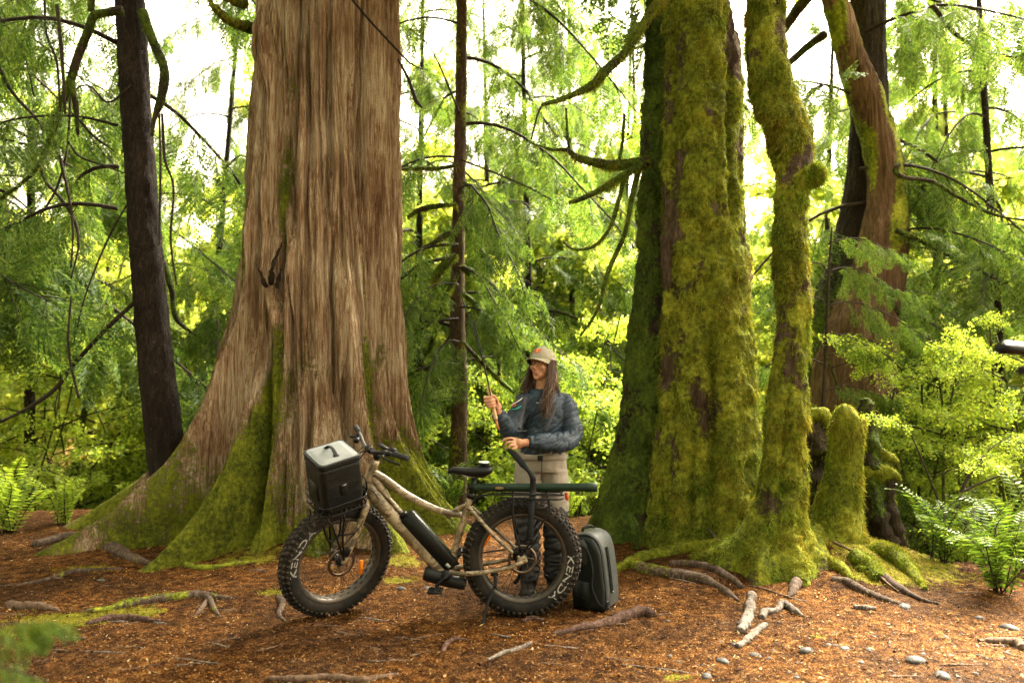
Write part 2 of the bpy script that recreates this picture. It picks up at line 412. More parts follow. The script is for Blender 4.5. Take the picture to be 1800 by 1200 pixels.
def dense(lo, hi, step, outer, g=1.25):
    a = list(np.arange(lo, hi, step)); s = step
    while a[-1] < outer[1]: s *= g; a.append(a[-1] + s)
    s = step; pre = []; x = lo
    while x > outer[0]: s *= g; x -= s; pre.append(x)
    return np.array(pre[::-1] + a)
gx = dense(-6.5, 6.5, .038, (-260, 260)); gy = dense(2.6, 8.6, .034, (-40, 420))
GX, GY = np.meshgrid(gx, gy, indexing='ij')
GZ = H(GX, GY)
near = ((np.abs(GX) < 7) & (GY > 2) & (GY < 9.5))
GZ = GZ + np.where(near, .010 * fbm(GX * 9, GY * 9, 1.0, 3) + .012 * np.maximum(noise(GX * 3.1, GY * 6.2, 9), 0), 0)
nx, ny = GX.shape
i, j = np.meshgrid(np.arange(nx - 1), np.arange(ny - 1), indexing='ij'); k0 = (i * ny + j).ravel()
me = make_mesh('ground', np.stack([GX, GY, GZ], -1).reshape(-1, 3), np.stack([k0, k0 + ny, k0 + ny + 1, k0 + 1], 1))
# moss patches: along the mound, the giant's foot and a few cushions
def moss_ground(x, y):
    m = .75 * np.exp(-((x - 2.2) / .95)**2 - ((y - 6.0) / .55)**2) + .6 * np.exp(-((x - 3.15) / .5)**2 - ((y - 5.6) / .6)**2)
    m = m + .55 * np.exp(-((x + 2.1) / 1.0)**2 - ((y - 6.15) / .25)**2)
    for (px, py, r, rx) in MOSSP: 
        p = MOSSC[(px, py)]; m = m + .8 * np.exp(-((x - p[0]) / (r * rx))**2 - ((y - p[1]) / r)**2)
    return np.clip(m, 0, 1)
MOSSP = [(110, 1090, .14, 2.8), (240, 1075, .12, 2.2), (480, 1040, .10, 1.3), (330, 1045, .08, 2.5), (150, 1000, .12, 2.5), (700, 1020, .12, 1.5),
         (1190, 1192, .05, 2), (1440, 1120, .05, 1.6), (1550, 1010, .2, 1.2), (440, 985, .12, 2.0), (700, 985, .16, 1.6), (40, 1110, .1, 2.5), (545, 1192, .05, 1.2)]
MOSSC = {(a, b_): G(a, b_) for a, b_, _, _ in MOSSP}
at = me.attributes.new('moss', 'FLOAT', 'POINT'); at.data.foreach_set('value', moss_ground(GX, GY).astype(np.float32).ravel())
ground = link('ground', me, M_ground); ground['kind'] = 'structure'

# ------------------------------------------------------------------ trunks and limbs
def limb(pts, radii, k=40, n=120, flute=(), rough=(.0, 6, 2), seed=0, lob=None):
    """closed limb surface along a spline; returns V,quads,param (along, angle). flute: (angle deg, width deg, amp, falloff start..)"""
    pts = np.asarray(pts, float); rr = np.asarray(radii, float)
    full = spline(np.hstack([pts, rr[:, None]]), n); p, rad = full[:, :3], np.maximum(full[:, 3], .002)
    t, a, b = frames(p)
    th = np.linspace(0, 2 * np.pi, k, endpoint=False)
    dirs = np.cos(th)[None, :, None] * a[:, None] + np.sin(th)[None, :, None] * b[:, None]
    al = np.linspace(0, 1, n)
    V0 = p[:, None] + rad[:, None, None] * dirs
    d = np.zeros((n, k))
    if lob is not None: d = d + lob(al[:, None], th[None, :], V0, rad[:, None])
    for (amp, fs, fz) in ([rough] if isinstance(rough, tuple) else rough):
        if amp: d = d + amp * fbm(V0[..., 0] * fs + seed, V0[..., 1] * fs, V0[..., 2] * fz, 3)
    V = V0 + d[..., None] * dirs
    i = np.arange(n - 1)[:, None] * k; j = np.arange(k)[None]; j2 = (j + 1) % k
    Q = np.stack([i + j, i + j2, i + k + j2, i + k + j], -1).reshape(-1, 4)
    V = np.vstack([V.reshape(-1, 3), p[0], p[-1]]); jj = np.arange(k); jn = (jj + 1) % k
    T = np.vstack([np.stack([np.full(k, n*k), jn, jj], 1), np.stack([np.full(k, n*k+1), (n-1)*k + jj, (n-1)*k + jn], 1)])
    return V, Q, T
def set_moss(o, vals):
    me = o.data; a = me.attributes.get('moss') or me.attributes.new('moss', 'FLOAT', 'POINT')
    a.data.foreach_set('value', np.clip(vals, 0, 1).astype(np.float32).ravel())
def tri_of(Q, T):
    L = []
    if Q is not None and len(Q): L += [Q[:, [0, 1, 2]], Q[:, [0, 2, 3]]]
    if T is not None and len(T): L.append(T)
    return np.vstack(L)
def fuzz(V, Q, T, mask, count, length, width, seed, out=1.0, down=.4, jitter=.7, bend=.5):
    """short moss shoots standing on a surface, one thin blade each"""
    rs = np.random.RandomState(seed); tr = tri_of(Q, T)
    A, B, C = V[tr[:, 0]], V[tr[:, 1]], V[tr[:, 2]]; N = np.cross(B - A, C - A); ar = np.linalg.norm(N, axis=1) + 1e-12
    wgt = ar * mask[tr].mean(1)**2; wgt /= wgt.sum()
    f = rs.choice(len(tr), count, p=wgt); u, v = rs.rand(count), rs.rand(count); fl = u + v > 1; u[fl] = 1 - u[fl]; v[fl] = 1 - v[fl]
    o = A[f] + u[:, None] * (B - A)[f] + v[:, None] * (C - A)[f]; nrm = (N / ar[:, None])[f]
    d = out * nrm + jitter * rs.normal(size=(count, 3)) * .6; d[:, 2] -= down * rs.rand(count)
    d /= np.linalg.norm(d, axis=1)[:, None] + 1e-9
    cl = np.clip(.55 + 1.5 * fbm(o[:, 0] * 7, o[:, 1] * 7, o[:, 2] * 6, 2), .25, 1.9)           # tufts and bald spots
    L = length * (.4 + rs.rand(count) * .9) * cl
    sd = np.cross(d, rs.normal(size=(count, 3))); sd /= np.linalg.norm(sd, axis=1)[:, None] + 1e-9
    tip = o + d * L[:, None]; tip[:, 2] -= bend * L * rs.rand(count)
    W = width * (.6 + .8 * rs.rand(count))[:, None]
    VV = np.stack([o - nrm * .004 - sd * W, o - nrm * .004 + sd * W, tip], 1).reshape(-1, 3)
    return VV, np.arange(count * 3).reshape(-1, 3)
def add_fuzz(parent, arr, mask, count, length, width, seed, mat, name='moss', **kw):
    V, Q, T = arr; VV, TT = fuzz(V, Q, T, mask, count, length, width, seed, **kw)
    o = link(name, make_mesh(name, VV, None, TT, smooth=False), mat, parent); o['kind'] = 'stuff'; return o

# ---- the giant cedar
def giant():
    cx, cy = -2.03, 7.35; t = thing('giant_cedar', 'giant old cedar trunk with fluted fibrous bark and mossy buttress roots behind the bicycle', 'tree', (cx, cy, 0))
    K, N = 1150, 300
    zz = np.concatenate([np.linspace(-.25, 5.6, 265), np.linspace(5.7, 12, N - 265)])
    th = np.linspace(0, 2 * np.pi, K, endpoint=False); TH, Z = np.meshgrid(th, zz)
    Rb = .80 - .018 * Z
    # buttress lobes: angle (deg, -90 faces the camera), width, reach at the ground, height scale, drift of the angle with height
    lobes = [(184, 8.5, 1.55, 1.05, 0), (212, 9, 1.45, 1.0, 6), (243, 9, 1.0, .80, 6), (264, 6, .36, .9, 2), (286, 9, .42, 1.2, -2), (312, 11, .72, 1.1, -4), (344, 12, .85, .95, 0), (30, 20, .7, 1.0, 0), (80, 20, .9, 1.0, 0), (130, 20, 1.0, 1.0, 0)]
    rr = Rb.copy()
    crease = np.zeros_like(Z)
    for (ang, wd, A, hs, dr) in lobes:
        a0 = R(ang) + R(dr) * Z + .06 * noise(Z * 1.1 + ang, 3, 1); d = np.angle(np.exp(1j * (TH - a0)))
        prof = np.exp(-np.abs(d / R(wd))**1.7)
        zc = np.maximum(Z, -.1)
        rr += A * prof * np.exp(-zc / hs * 1.15) * (1 - .15 * np.clip(zc, 0, 1)) + .05 * prof * np.exp(-zc / 4.5)
    rr += .15 * np.exp(-np.maximum(Z, -.1) / .9)
    tw = TH + .085 * Z + .022 * noise(np.cos(TH) * 5, np.sin(TH) * 5, Z * 1.1) + .012 * noise(np.cos(TH) * 11, np.sin(TH) * 11, Z * 2.6)                                       # the grain spirals a little
    cxn, sxn = np.cos(tw), np.sin(tw)
    zs = Z + .25 * noise(cxn * 2, sxn * 2, Z * .6)
    fl = fbm(cxn * 1.9, sxn * 1.9, zs * .16, 3)
    rr += .13 * fl
    def ridged(f, fz, off): return 1 - np.abs(noise(cxn * f + off, sxn * f, zs * fz)) * 2.0
    r1 = ridged(6.5, .28, 3); r2 = ridged(15, .55, 11); r3 = ridged(34, .95, 23)
    strip = noise(cxn * 11 + 40, sxn * 11, zs * .35)
    rr += .020 * r1 + .014 * r2 + .010 * r3 + .012 * np.sign(strip) * np.minimum(np.abs(strip) * 6, 1)
    def groove(f, fz, off, w_): return np.exp(-(noise(cxn * f + off, sxn * f, zs * fz) / w_)**2)
    gm = .65 + .45 * np.clip(fbm(cxn * 3, sxn * 3, zs * .8 + 9, 2) * 3, -1, 1)
    rr -= gm * (.075 * groove(5, .22, 51, .20) + .055 * groove(10, .40, 61, .24) + .028 * groove(20, .8, 71, .24))
    # deep vertical cracks
    for (ang, z0, z1, dp, wd) in [(238, 1.9, 4.9, .16, 2.6), (258, .2, 1.9, .22, 2.2), (264, 2.9, 5.6, .12, 1.9), (284, .3, 1.6, .18, 2.0), (296, 1.2, 3.0, .12, 1.5), (226, 2.6, 5.5, .18, 2.4), (305, .1, 1.5, .15, 2.2), (318, 3.2, 5.6, .14, 1.8), (258, 2.2, 2.75, .22, 3.2), (277, 2.0, 5.0, .07, 1.3), (290, 3.4, 5.8, .07, 1.3)]:
        a0 = R(ang) + .03 * noise(Z * 1.6 + ang, 7, 2) - .055 * (Z - z0); d = np.angle(np.exp(1j * (TH - a0)))
        rr -= dp * np.exp(-(d / R(wd))**2) * sst(z0 - .3, z0 + .3, Z) * (1 - sst(z1 - .4, z1 + .4, Z))
    # burl high on the left, torn snag scar lower down
    for (ang, z0, sa, sz, A) in [(229, 4.85, 10, .40, .17), (233, 4.55, 6, .22, .10), (252, 2.36, 2.6, .34, .12), (264, 2.46, 2.6, .34, .12), (257, 2.1, 4.0, .12, .10)]:
        d = np.angle(np.exp(1j * (TH - R(ang)))); q = np.exp(-(d / R(sa))**2 - ((Z - z0) / sz)**2)
        rr += A * q * (1 + .3 * noise(TH * 9, Z * 5, 4))
    X = cx + .02 * Z + rr * np.cos(TH) ; Y = cy + rr * np.sin(TH)
    V = np.stack([X, Y, Z + 0 * X], -1)
    V[..., 2] += .02 * noise(X * 3, Y * 3, Z * 3)
    i = np.arange(N - 1)[:, None] * K; j = np.arange(K)[None]; j2 = (j + 1) % K
    Q = np.stack([i + j, i + j2, i + K + j2, i + K + j], -1).reshape(-1, 4)
    Vf = V.reshape(-1, 3)
    o = link('trunk', make_mesh('trunk', Vf, Q), M_cedar, t)
    deg = np.degrees(TH)
    f1 = 1.35 * fbm(X * 1.7, Y * 1.7, Z * .8, 4)
    ms = .86 - .46 * Z + .9 * f1                                  # foot
    ms = np.maximum(ms, (.98 - np.abs(deg - 256) / 15 - .19 * np.maximum(Z - .6, 0) + .9 * f1))   # tongue up the middle
    ms = np.maximum(ms, (.95 - np.abs(deg - 318) / 16 - .33 * np.maximum(Z - .5, 0) + .7 * f1))   # right foot
    ms = np.maximum(ms, (.80 - np.abs(deg - 196) / 22 - .12 * np.maximum(Z - 1.4, 0) + .6 * f1))  # left flank
    ms = ms * np.where((deg > 262) & (deg < 300), .72, 1) 
    ms = np.clip(ms, 0, 1); set_moss(o, ms)
    low = Vf[:, 2] < 3.3
    add_fuzz(t, (Vf, Q, None), (np.clip(ms.ravel() - .35, 0, 1) * low * (Vf[:, 1] < cy + .8)), 52000, .022, .0028, 3, M_fuzz, down=.6, bend=.4)
    # torn dead snag in the scar, and short broken limbs high on the left
    for pts, r in [([P(476, 500, 6.44), P(480, 465, 6.36), P(497, 425, 6.36)], (.022, .016, .004)), ([P(468, 505, 6.44), P(458, 482, 6.38), P(448, 462, 6.40)], (.020, .012, .003)), ([P(486, 505, 6.44), P(492, 480, 6.38), P(496, 462, 6.40)], (.018, .011, .003))]:
        v_, q_, t_ = limb(pts, r, 10, 24, rough=(.03, 26, 9)); s = link('snag', make_mesh('snag', v_, q_, t_), M_dark, t); set_moss(s, 0 * v_[:, 0])
    for pts, r in [([P(440, 48, 7.0), P(405, 38, 6.7), P(385, 22, 6.5), P(360, -10, 6.4)], (.06, .04, .03, .02)), ([P(430, 8, 7.1), P(400, -2, 6.8), P(380, -20, 6.6)], (.05, .035, .02))]:
        v_, q_, t_ = limb(pts, r, 10, 24, rough=(.03, 10, 10)); s = link('limb', make_mesh('limb', v_, q_, t_), M_mossy, t); set_moss(s, .6 + 0 * v_[:, 0])
    for pts, r in [([P(600, -25, 6.38), P(640, 25, 6.30), P(690, 80, 6.28), P(722, 112, 6.3), P(742, 122, 6.3)], (.014, .010, .009, .007, .004)), ([P(700, 105, 6.6), P(718, 140, 6.5), P(730, 175, 6.5), P(742, 190, 6.5)], (.012, .014, .018, .004))]:
        v_, q_, t_ = limb(pts, r, 8, 24, rough=(.006, 10, 10)); s = link('twig', make_mesh('twig', v_, q_, t_), M_dark, t); set_moss(s, .2 + 0 * v_[:, 0])
    return t
G_CEDAR = giant()
# ------------------------------------------------------------------ foliage pieces (shared by the boughs of many trees)
def kites(o, d, L, W, nrm, fold=.0):
    """flat pointed leaflets: base o, direction d, length L, half width W, blade normal nrm -> verts, tris"""
    d = d / (np.linalg.norm(d, axis=1)[:, None] + 1e-9); s = np.cross(d, nrm); s /= np.linalg.norm(s, axis=1)[:, None] + 1e-9
    m = o + d * (L * .45)[:, None]
    V = np.stack([o, m + s * W[:, None], o + d * L[:, None], m - s * W[:, None]], 1).reshape(-1, 3)
    return V, np.arange(len(o) * 4).reshape(-1, 4)
def spray(L, rs, flat=1.0):
    """one feathery conifer spray along +X, drooping: arrays for kites"""
    O, D, LL, W = [], [], [], []
    npair = max(5, int(L / .042))
    for s_ in (-1, 1):
        for i_ in range(npair):
            t = (i_ + .5 + .3 * rs.rand()) / npair
            p = np.array([L * t, 0, -.28 * L * t * t]); l = L * (.52 * (1 - t)**.8 + .10) * (.75 + .5 * rs.rand())
            d = np.array([.75, s_ * (.75 + .2 * rs.rand()), -.35 - .35 * rs.rand() - .3 * t]); d /= np.linalg.norm(d)
            O.append(p); D.append(d); LL.append(l); W.append(.007)
            ns = max(2, int(l / .030))
            for q in range(ns):
                f = (q + .6) / (ns + .3)
                for s2 in (-1, 1):
                    e = d + s2 * .75 * np.cross(d, [0, 0, 1.]) + np.array([0, 0, -.25 * rs.rand()]) + rs.normal(size=3) * .12
                    O.append(p + d * l * f); D.append(e); LL.append((.030 + .022 * rs.rand()) * (1.15 - .5 * f)); W.append(.0062)
    O, D, LL, W = np.array(O), np.array(D), np.array(LL), np.array(W)
    return O, D, LL, W
def rotm(yaw, pitch, roll):
    return (rot('Z', yaw) @ rot('Y', -pitch) @ rot('X', roll))
def conifer_bough(L, seed, dens=1.0, droop=.45, hang=.9):
    rs = np.random.RandomState(seed); mb = MB()
    n = 9; x = np.linspace(0, 1, n); side = np.cumsum(rs.normal(size=n) * .03)
    path = np.stack([L * x, L * side * x, L * (-droop * x**1.7 + .06 * np.sin(x * 5))], 1)
    mb.tube(path, np.linspace(.020, .004, n) * (L / 2), 5, 16, m=0)
    subs = []
    ns = int(7 * L * dens)
    pp = spline(path, 60)
    for i_ in range(ns):
        t = .14 + .86 * (i_ + rs.rand()) / ns; b_ = pp[min(int(t * 59), 59)]
        s_ = 1 if i_ % 2 else -1
        yaw = s_ * (30 + 40 * rs.rand()); pit = -20 - 45 * rs.rand() * hang; l = (.30 + .42 * (1 - t)) * L * .42 * (.7 + .6 * rs.rand())
        M = rotm(yaw, pit, rs.normal() * 12)
        sp = np.array([[0, 0, 0], [l * .5, 0, -.03 * l], [l, 0, -.18 * l]]) @ M.T + b_
        mb.tube(sp, (.006, .004, .002), 3, 5, m=0, cap=False)
        m_ = max(2, int(l / .16))
        for q in range(m_):
            f = (q + 1) / m_; b2 = sp[0] + (sp[2] - sp[0]) * f
            subs.append((b2, rotm(yaw + rs.normal() * 38, pit - 8 - 30 * rs.rand() * hang, rs.normal() * 35), .26 + .22 * rs.rand()))
        subs.append((b_, rotm(yaw * .6, pit - 25 * rs.rand(), rs.normal() * 40), .25 + .2 * rs.rand()))
    protos = [spray(l, rs) for l in (.28, .36, .46)]
    for (b_, M, l) in subs:
        O, D, LL, W = protos[0 if l < .32 else 1 if l < .41 else 2]
        nr = M @ np.array([0, 0, 1.]) + rs.normal(size=3) * .15
        V, Q = kites(O @ M.T + b_, D @ M.T, LL, W, np.broadcast_to(nr, O.shape) + rs.normal(size=O.shape) * .35)
        mb.add(V, Q, m=1)
    return mb
LEAF = np.array([[0, 0], [.30, -.10], [.42, .18], [.75, .22], [.52, .48], [.70, .80], [.25, .70], [0, 1.0]])
def maple_leaves(O, D, N, size):
    """lobed leaves as small fans"""
    half = LEAF; out = np.vstack([half, half[::-1][1:-1] * [-1, 1]]) * [.62, 1]; n = len(out)
    d = D / (np.linalg.norm(D, axis=1)[:, None] + 1e-9); s = np.cross(d, N); s /= np.linalg.norm(s, axis=1)[:, None] + 1e-9; nn = np.cross(s, d)
    cup = -.18 * np.abs(out[:, 0])
    V = O[:, None] + size[:, None, None] * (out[None, :, 1, None] * d[:, None] + out[None, :, 0, None] * s[:, None] + cup[None, :, None] * nn[:, None])
    c = (O + size[:, None] * .45 * d)[:, None]; V = np.concatenate([V, c], 1); k = n + 1
    j = np.arange(n); T = np.stack([np.full(n, n), j, (j + 1) % n], 1)
    return V.reshape(-1, 3), (T[None] + (np.arange(len(O)) * k)[:, None, None]).reshape(-1, 3)
def simple_leaves(O, D, N, size):
    d = D / (np.linalg.norm(D, axis=1)[:, None] + 1e-9); s = np.cross(d, N); s /= np.linalg.norm(s, axis=1)[:, None] + 1e-9
    sh = np.array([[0, 0], [.38, .28], [.30, .68], [0, 1], [-.30, .68], [-.38, .28]])
    V = O[:, None] + size[:, None, None] * (sh[None, :, 1, None] * d[:, None] + sh[None, :, 0, None] * s[:, None])
    q = np.array([[0, 1, 2, 5], [5, 2, 3, 4]])
    return V.reshape(-1, 3), (q[None] + (np.arange(len(O)) * 6)[:, None, None]).reshape(-1, 4)
def leafy_branch(L, seed, nleaf=420, size=.085, lobed=False, up=.15, spread=.5, flat=.45):
    rs = np.random.RandomState(seed); mb = MB(); n = 8; x = np.linspace(0, 1, n)
    path = np.stack([L * x, L * np.cumsum(rs.normal(size=n) * .04) * x, L * (up * np.sin(x * 2.2) - .15 * x * x)], 1)
    mb.tube(path, np.linspace(.014, .003, n) * L / 1.5, 5, 14, m=0); pp = spline(path, 50); ends = []
    for i_ in range(int(8 * L) + 3):
        t = .15 + .85 * rs.rand(); b_ = pp[int(t * 49)]; d = np.array([.7, rs.choice([-1, 1]) * (.4 + .6 * rs.rand()), rs.normal() * .35]); d /= np.linalg.norm(d)
        l = spread * L * (.3 + .5 * rs.rand()) * (1.1 - .6 * t); e = b_ + d * l + [0, 0, -.12 * l]
        mb.tube([b_, (b_ + e) / 2 + [0, 0, .04 * l], e], (.004, .003, .0015), 3, 5, m=0, cap=False); ends.append((b_, e))
    ends.append((pp[10], pp[-1]))
    A = np.array([e[0] for e in ends]); B = np.array([e[1] for e in ends]); k = rs.randint(0, len(ends), nleaf); f = rs.rand(nleaf)[:, None]**.7
    O = A[k] + (B - A)[k] * f + rs.normal(size=(nleaf, 3)) * .05 * L / 1.5
    D = (B - A)[k] / (np.linalg.norm((B - A)[k], axis=1)[:, None] + 1e-9) * .6 + rs.normal(size=(nleaf, 3)) * .55; D[:, 2] -= .35
    N = np.array([0, 0, 1.]) + rs.normal(size=(nleaf, 3)) * flat
    sz = size * (.6 + .7 * rs.rand(nleaf))
    if lobed: V, T = maple_leaves(O, D, N, sz); mb.add(V, None, T, m=1)
    else: V, Q = simple_leaves(O, D, N, sz); mb.add(V, Q, None, m=1)
    return mb

def lib(mbs, name, mats):
    out = []
    for mb in mbs:
        V, Q, T, qm, tm = mb.arrays(); me_ = make_mesh(name, V, Q, T, qm, tm, smooth=False)
        for m_ in mats: me_.materials.append(m_)
        out.append(me_)
    return out
_cb = [conifer_bough(2.2, 11, 1.0, .40), conifer_bough(2.6, 12, 1.0, .55), conifer_bough(1.8, 13, 1.15, .3), conifer_bough(2.4, 14, .8, .75, 1.2)]
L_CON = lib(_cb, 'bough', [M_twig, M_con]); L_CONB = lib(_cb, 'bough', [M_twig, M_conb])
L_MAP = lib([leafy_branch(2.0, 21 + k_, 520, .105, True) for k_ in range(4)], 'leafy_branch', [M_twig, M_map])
L_VIN = lib([leafy_branch(1.1, 31 + k_, 560, .036, False, .2, .6, .5) for k_ in range(4)], 'leafy_branch', [M_twig, M_vine])
def place(me_, name, parent, p, yaw, pitch, roll, s):
    """a bough at world point p under a root that is only translated"""
    o = bpy.data.objects.new(name, me_); COL.objects.link(o); o.parent = parent
    o.location = Vector(np.asarray(p) - ORG[parent.name]); o.rotation_euler = (Matrix.Rotation(R(yaw), 3, 'Z') @ Matrix.Rotation(R(-pitch), 3, 'Y') @ Matrix.Rotation(R(roll), 3, 'X')).to_euler()
    o.scale = (s, s, s); return o

# ------------------------------------------------------------------ standing trees
def path_px(rows, Y):
    """rows of (px, py, half-width px[, extra depth]) -> points and radii at depth Y"""
    pts = np.array([P(r[0], r[1], Y + (r[3] if len(r) > 3 else 0)) for r in rows]); rad = np.array([r[2] / FPX * (Y + (r[3] if len(r) > 3 else 0)) for r in rows]); return pts, rad
def add_limb(t, rows, Y, mat, moss=.0, k=10, n=40, rough=(.25, 9, 9), name='limb', fz=0, fmat=None, seed=0, fl=.03, down=1.2):
    pts, rad = path_px(rows, Y)
    V, Q, T = limb(pts, rad, k, n, rough=(rough[0] * rad.mean(), rough[1], rough[2]), seed=seed)
    o = link(name, make_mesh(name, V, Q, T), mat, t)
    ms = np.full(len(V), moss) + .5 * noise(V[:, 0] * 5, V[:, 1] * 5, V[:, 2] * 5) if moss else np.zeros(len(V)); set_moss(o, ms)
    if fz: add_fuzz(t, (V, Q, T), np.clip(ms, .05, 1), fz, fl, .003, seed + 5, fmat or M_fuzz, down=down, bend=1.0)
    return o
def boughs(t, items, library, name='bough', rs=None):
    for (p, yaw, pitch, s, k_) in items: place(library[k_ % len(library)], name, t, p, yaw, pitch, (rs.normal() * 15 if rs else 0), s)

def left_tree():
    rows = [(206, -700, 20), (216, -250, 22), (228, 0, 24), (240, 200, 25), (254, 400, 26), (269, 580, 28), (286, 740, 30), (299, 850, 31), (306, 930, 33)]
    pts, rad = path_px(rows, 7.0)
    t = thing('hemlock_tree', 'slim dark leaning conifer trunk rising left of the giant cedar', 'tree', pts[-1])
    V, Q, T = limb(pts, rad, 56, 260, rough=[(.020, 16, 5), (.014, 40, 16)], seed=3)
    o = link('trunk', make_mesh('trunk', V, Q, T), M_dark, t); set_moss(o, .15 + .25 * noise(V[:, 0] * 4, V[:, 1] * 4, V[:, 2] * 2))
    L = lambda rows, Y=6.8, m=.5, **k_: add_limb(t, rows, Y, M_mossyd if m else M_twig, m, **k_)
    L([(215, 18, 8), (190, 22, 7), (165, 28, 7), (155, 55, 7), (135, 105, 7), (124, 142, 7), (100, 210, 5), (72, 285, 4), (35, 325, 3), (0, 350, 3), (-40, 400, 2)], 6.7, fz=2500, fmat=M_fuzzd)
    L([(125, 140, 6), (133, 185, 5), (137, 238, 2)], 6.7)
    L([(160, 20, 6), (160, -40, 6), (150, -120, 4)], 6.7)
    L([(250, 20, 9), (268, 70, 8), (288, 120, 8), (285, 165, 8), (270, 215, 4), (268, 240, 2)], 6.9, fz=1500, fmat=M_fuzzd)
    L([(276, 445, 6), (290, 470, 6), (302, 510, 5), (310, 560, 4), (345, 590, 2)], 7.2, fz=500, fmat=M_fuzzd)
    for rows in [[(70, 288, 3), (80, 318, 3), (108, 350, 3), (130, 385, 3), (138, 430, 2), (125, 490, 1.5)], [(125, 150, 2), (118, 260, 2), (100, 330, 2), (70, 380, 1.5)],
                 [(240, 528, 4), (190, 575, 4), (130, 640, 4), (95, 685, 4), (40, 722, 3), (-30, 755, 3)], [(100, 10, 3), (108, 90, 3), (112, 150, 2.5), (115, 200, 2)], [(78, 0, 2), (82, 60, 2), (100, 110, 2), (105, 180, 1.5)],
                 [(0, 120, 3), (20, 160, 3), (60, 205, 3), (95, 250, 3), (118, 330, 2.5), (128, 400, 2), (125, 470, 1.5)], [(120, 250, 2), (140, 275, 2), (180, 290, 1.5), (220, 305, 1.2)], [(130, 200, 2), (165, 240, 2), (200, 265, 1.5)],
                 [(138, 700, 2), (120, 610, 2), (125, 520, 1.5)], [(285, 200, 2.5), (290, 280, 2.5), (305, 330, 2), (300, 420, 2), (310, 500, 1.5)], [(280, 200, 2), (282, 300, 2), (280, 430, 1.5)],
                 [(230, 150, 2), (190, 180, 2), (150, 150, 1.5), (90, 190, 1.2)], [(0, 30, 2), (40, 90, 2), (60, 170, 1.5)], [(240, 330, 2), (190, 420, 2), (150, 520, 1.5), (130, 600, 1)]]:
        add_limb(t, rows, 6.5 + .5 * random.Random(rows[0][0]).random(), M_twig, 0, k=6, n=30, rough=(.3, 6, 6), name='twig')
    rs = np.random.RandomState(4)
    for q in range(9):
        z = 3.2 + q * .42; p = P(225, 0, 7.0); p = np.array([pts[2][0] - .02 * z, 7.0, z]); yaw = [185, 150, 215, 60, 200, 120, 170, 20, 235][q]
        place(L_CON[q % 4], 'bough', t, p, yaw, 12 - 16 * rs.rand(), rs.normal() * 14, .85 + .3 * rs.rand())
    return t
left_tree()

def mossy_trunk(name, label, rows, Y, k, n, mat, fmat, nf, seed, lob=None, mossf=None, rough=[(.05, 2.6, 1.6), (.060, 8, 6), (.034, 20, 15)], fl=.034, roots=None):
    pts, rad = path_px(rows, Y); t = thing(name, label, 'tree', (pts[-1][0], pts[-1][1], float(H(pts[-1][0], pts[-1][1]))))
    V, Q, T = limb(pts, rad, k, n, rough=rough, seed=seed, lob=lob)
    o = link('trunk', make_mesh('trunk', V, Q, T), mat, t)
    ms = (mossf(V) if mossf else .80 + 1.2 * fbm(V[:, 0] * 4, V[:, 1] * 4, V[:, 2] * 3, 3)); set_moss(o, ms)
    fm = np.clip(ms - .25, 0, 1) * (V[:, 2] < CAMZ + .6 * Y)
    add_fuzz(t, (V, Q, T), fm, nf, fl, .0042, seed, fmat, down=.9, bend=.8)
    tuft = fm * (noise(V[:, 0] * 6 + 9, V[:, 1] * 6, V[:, 2] * 5) > .12)
    add_fuzz(t, (V, Q, T), tuft + 1e-6, nf // 6, fl * 2.2, .0036, seed + 1, fmat, down=2.2, bend=1.2)
    return t, (V, Q, T)

# back mossy trunk beside the pair, its shade put into darker bark and moss
tb, _ = mossy_trunk('mossy_maple_tree', 'shade-toned dark green mossy trunk with flared foot, just left of the broad mossy trunk', [(1166, -600, 24), (1166, -200, 27), (1166, 60, 30), (1166, 140, 33), (1163, 260, 36), (1162, 380, 38), (1160, 500, 42), (1152, 620, 48), (1146, 720, 54), (1138, 800, 62), (1130, 870, 72), (1120, 935, 82), (1112, 985, 96), (1110, 1030, 105)], 6.95, 130, 260, M_mossyd, M_fuzzd, 26000, 21)
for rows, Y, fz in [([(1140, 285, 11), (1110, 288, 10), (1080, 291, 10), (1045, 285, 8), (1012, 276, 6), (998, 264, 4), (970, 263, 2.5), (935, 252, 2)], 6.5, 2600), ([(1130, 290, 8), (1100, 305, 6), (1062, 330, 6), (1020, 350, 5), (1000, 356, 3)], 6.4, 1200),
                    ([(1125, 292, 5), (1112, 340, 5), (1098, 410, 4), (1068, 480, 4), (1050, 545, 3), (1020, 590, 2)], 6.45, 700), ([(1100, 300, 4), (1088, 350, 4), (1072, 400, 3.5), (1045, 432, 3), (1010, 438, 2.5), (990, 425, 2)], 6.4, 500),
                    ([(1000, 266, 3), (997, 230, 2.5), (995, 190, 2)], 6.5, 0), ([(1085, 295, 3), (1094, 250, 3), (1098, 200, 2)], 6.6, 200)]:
    add_limb(tb, rows, Y, M_mossyd, .6, fz=fz, seed=int(rows[0][0]), fmat=M_fuzz, fl=.045)
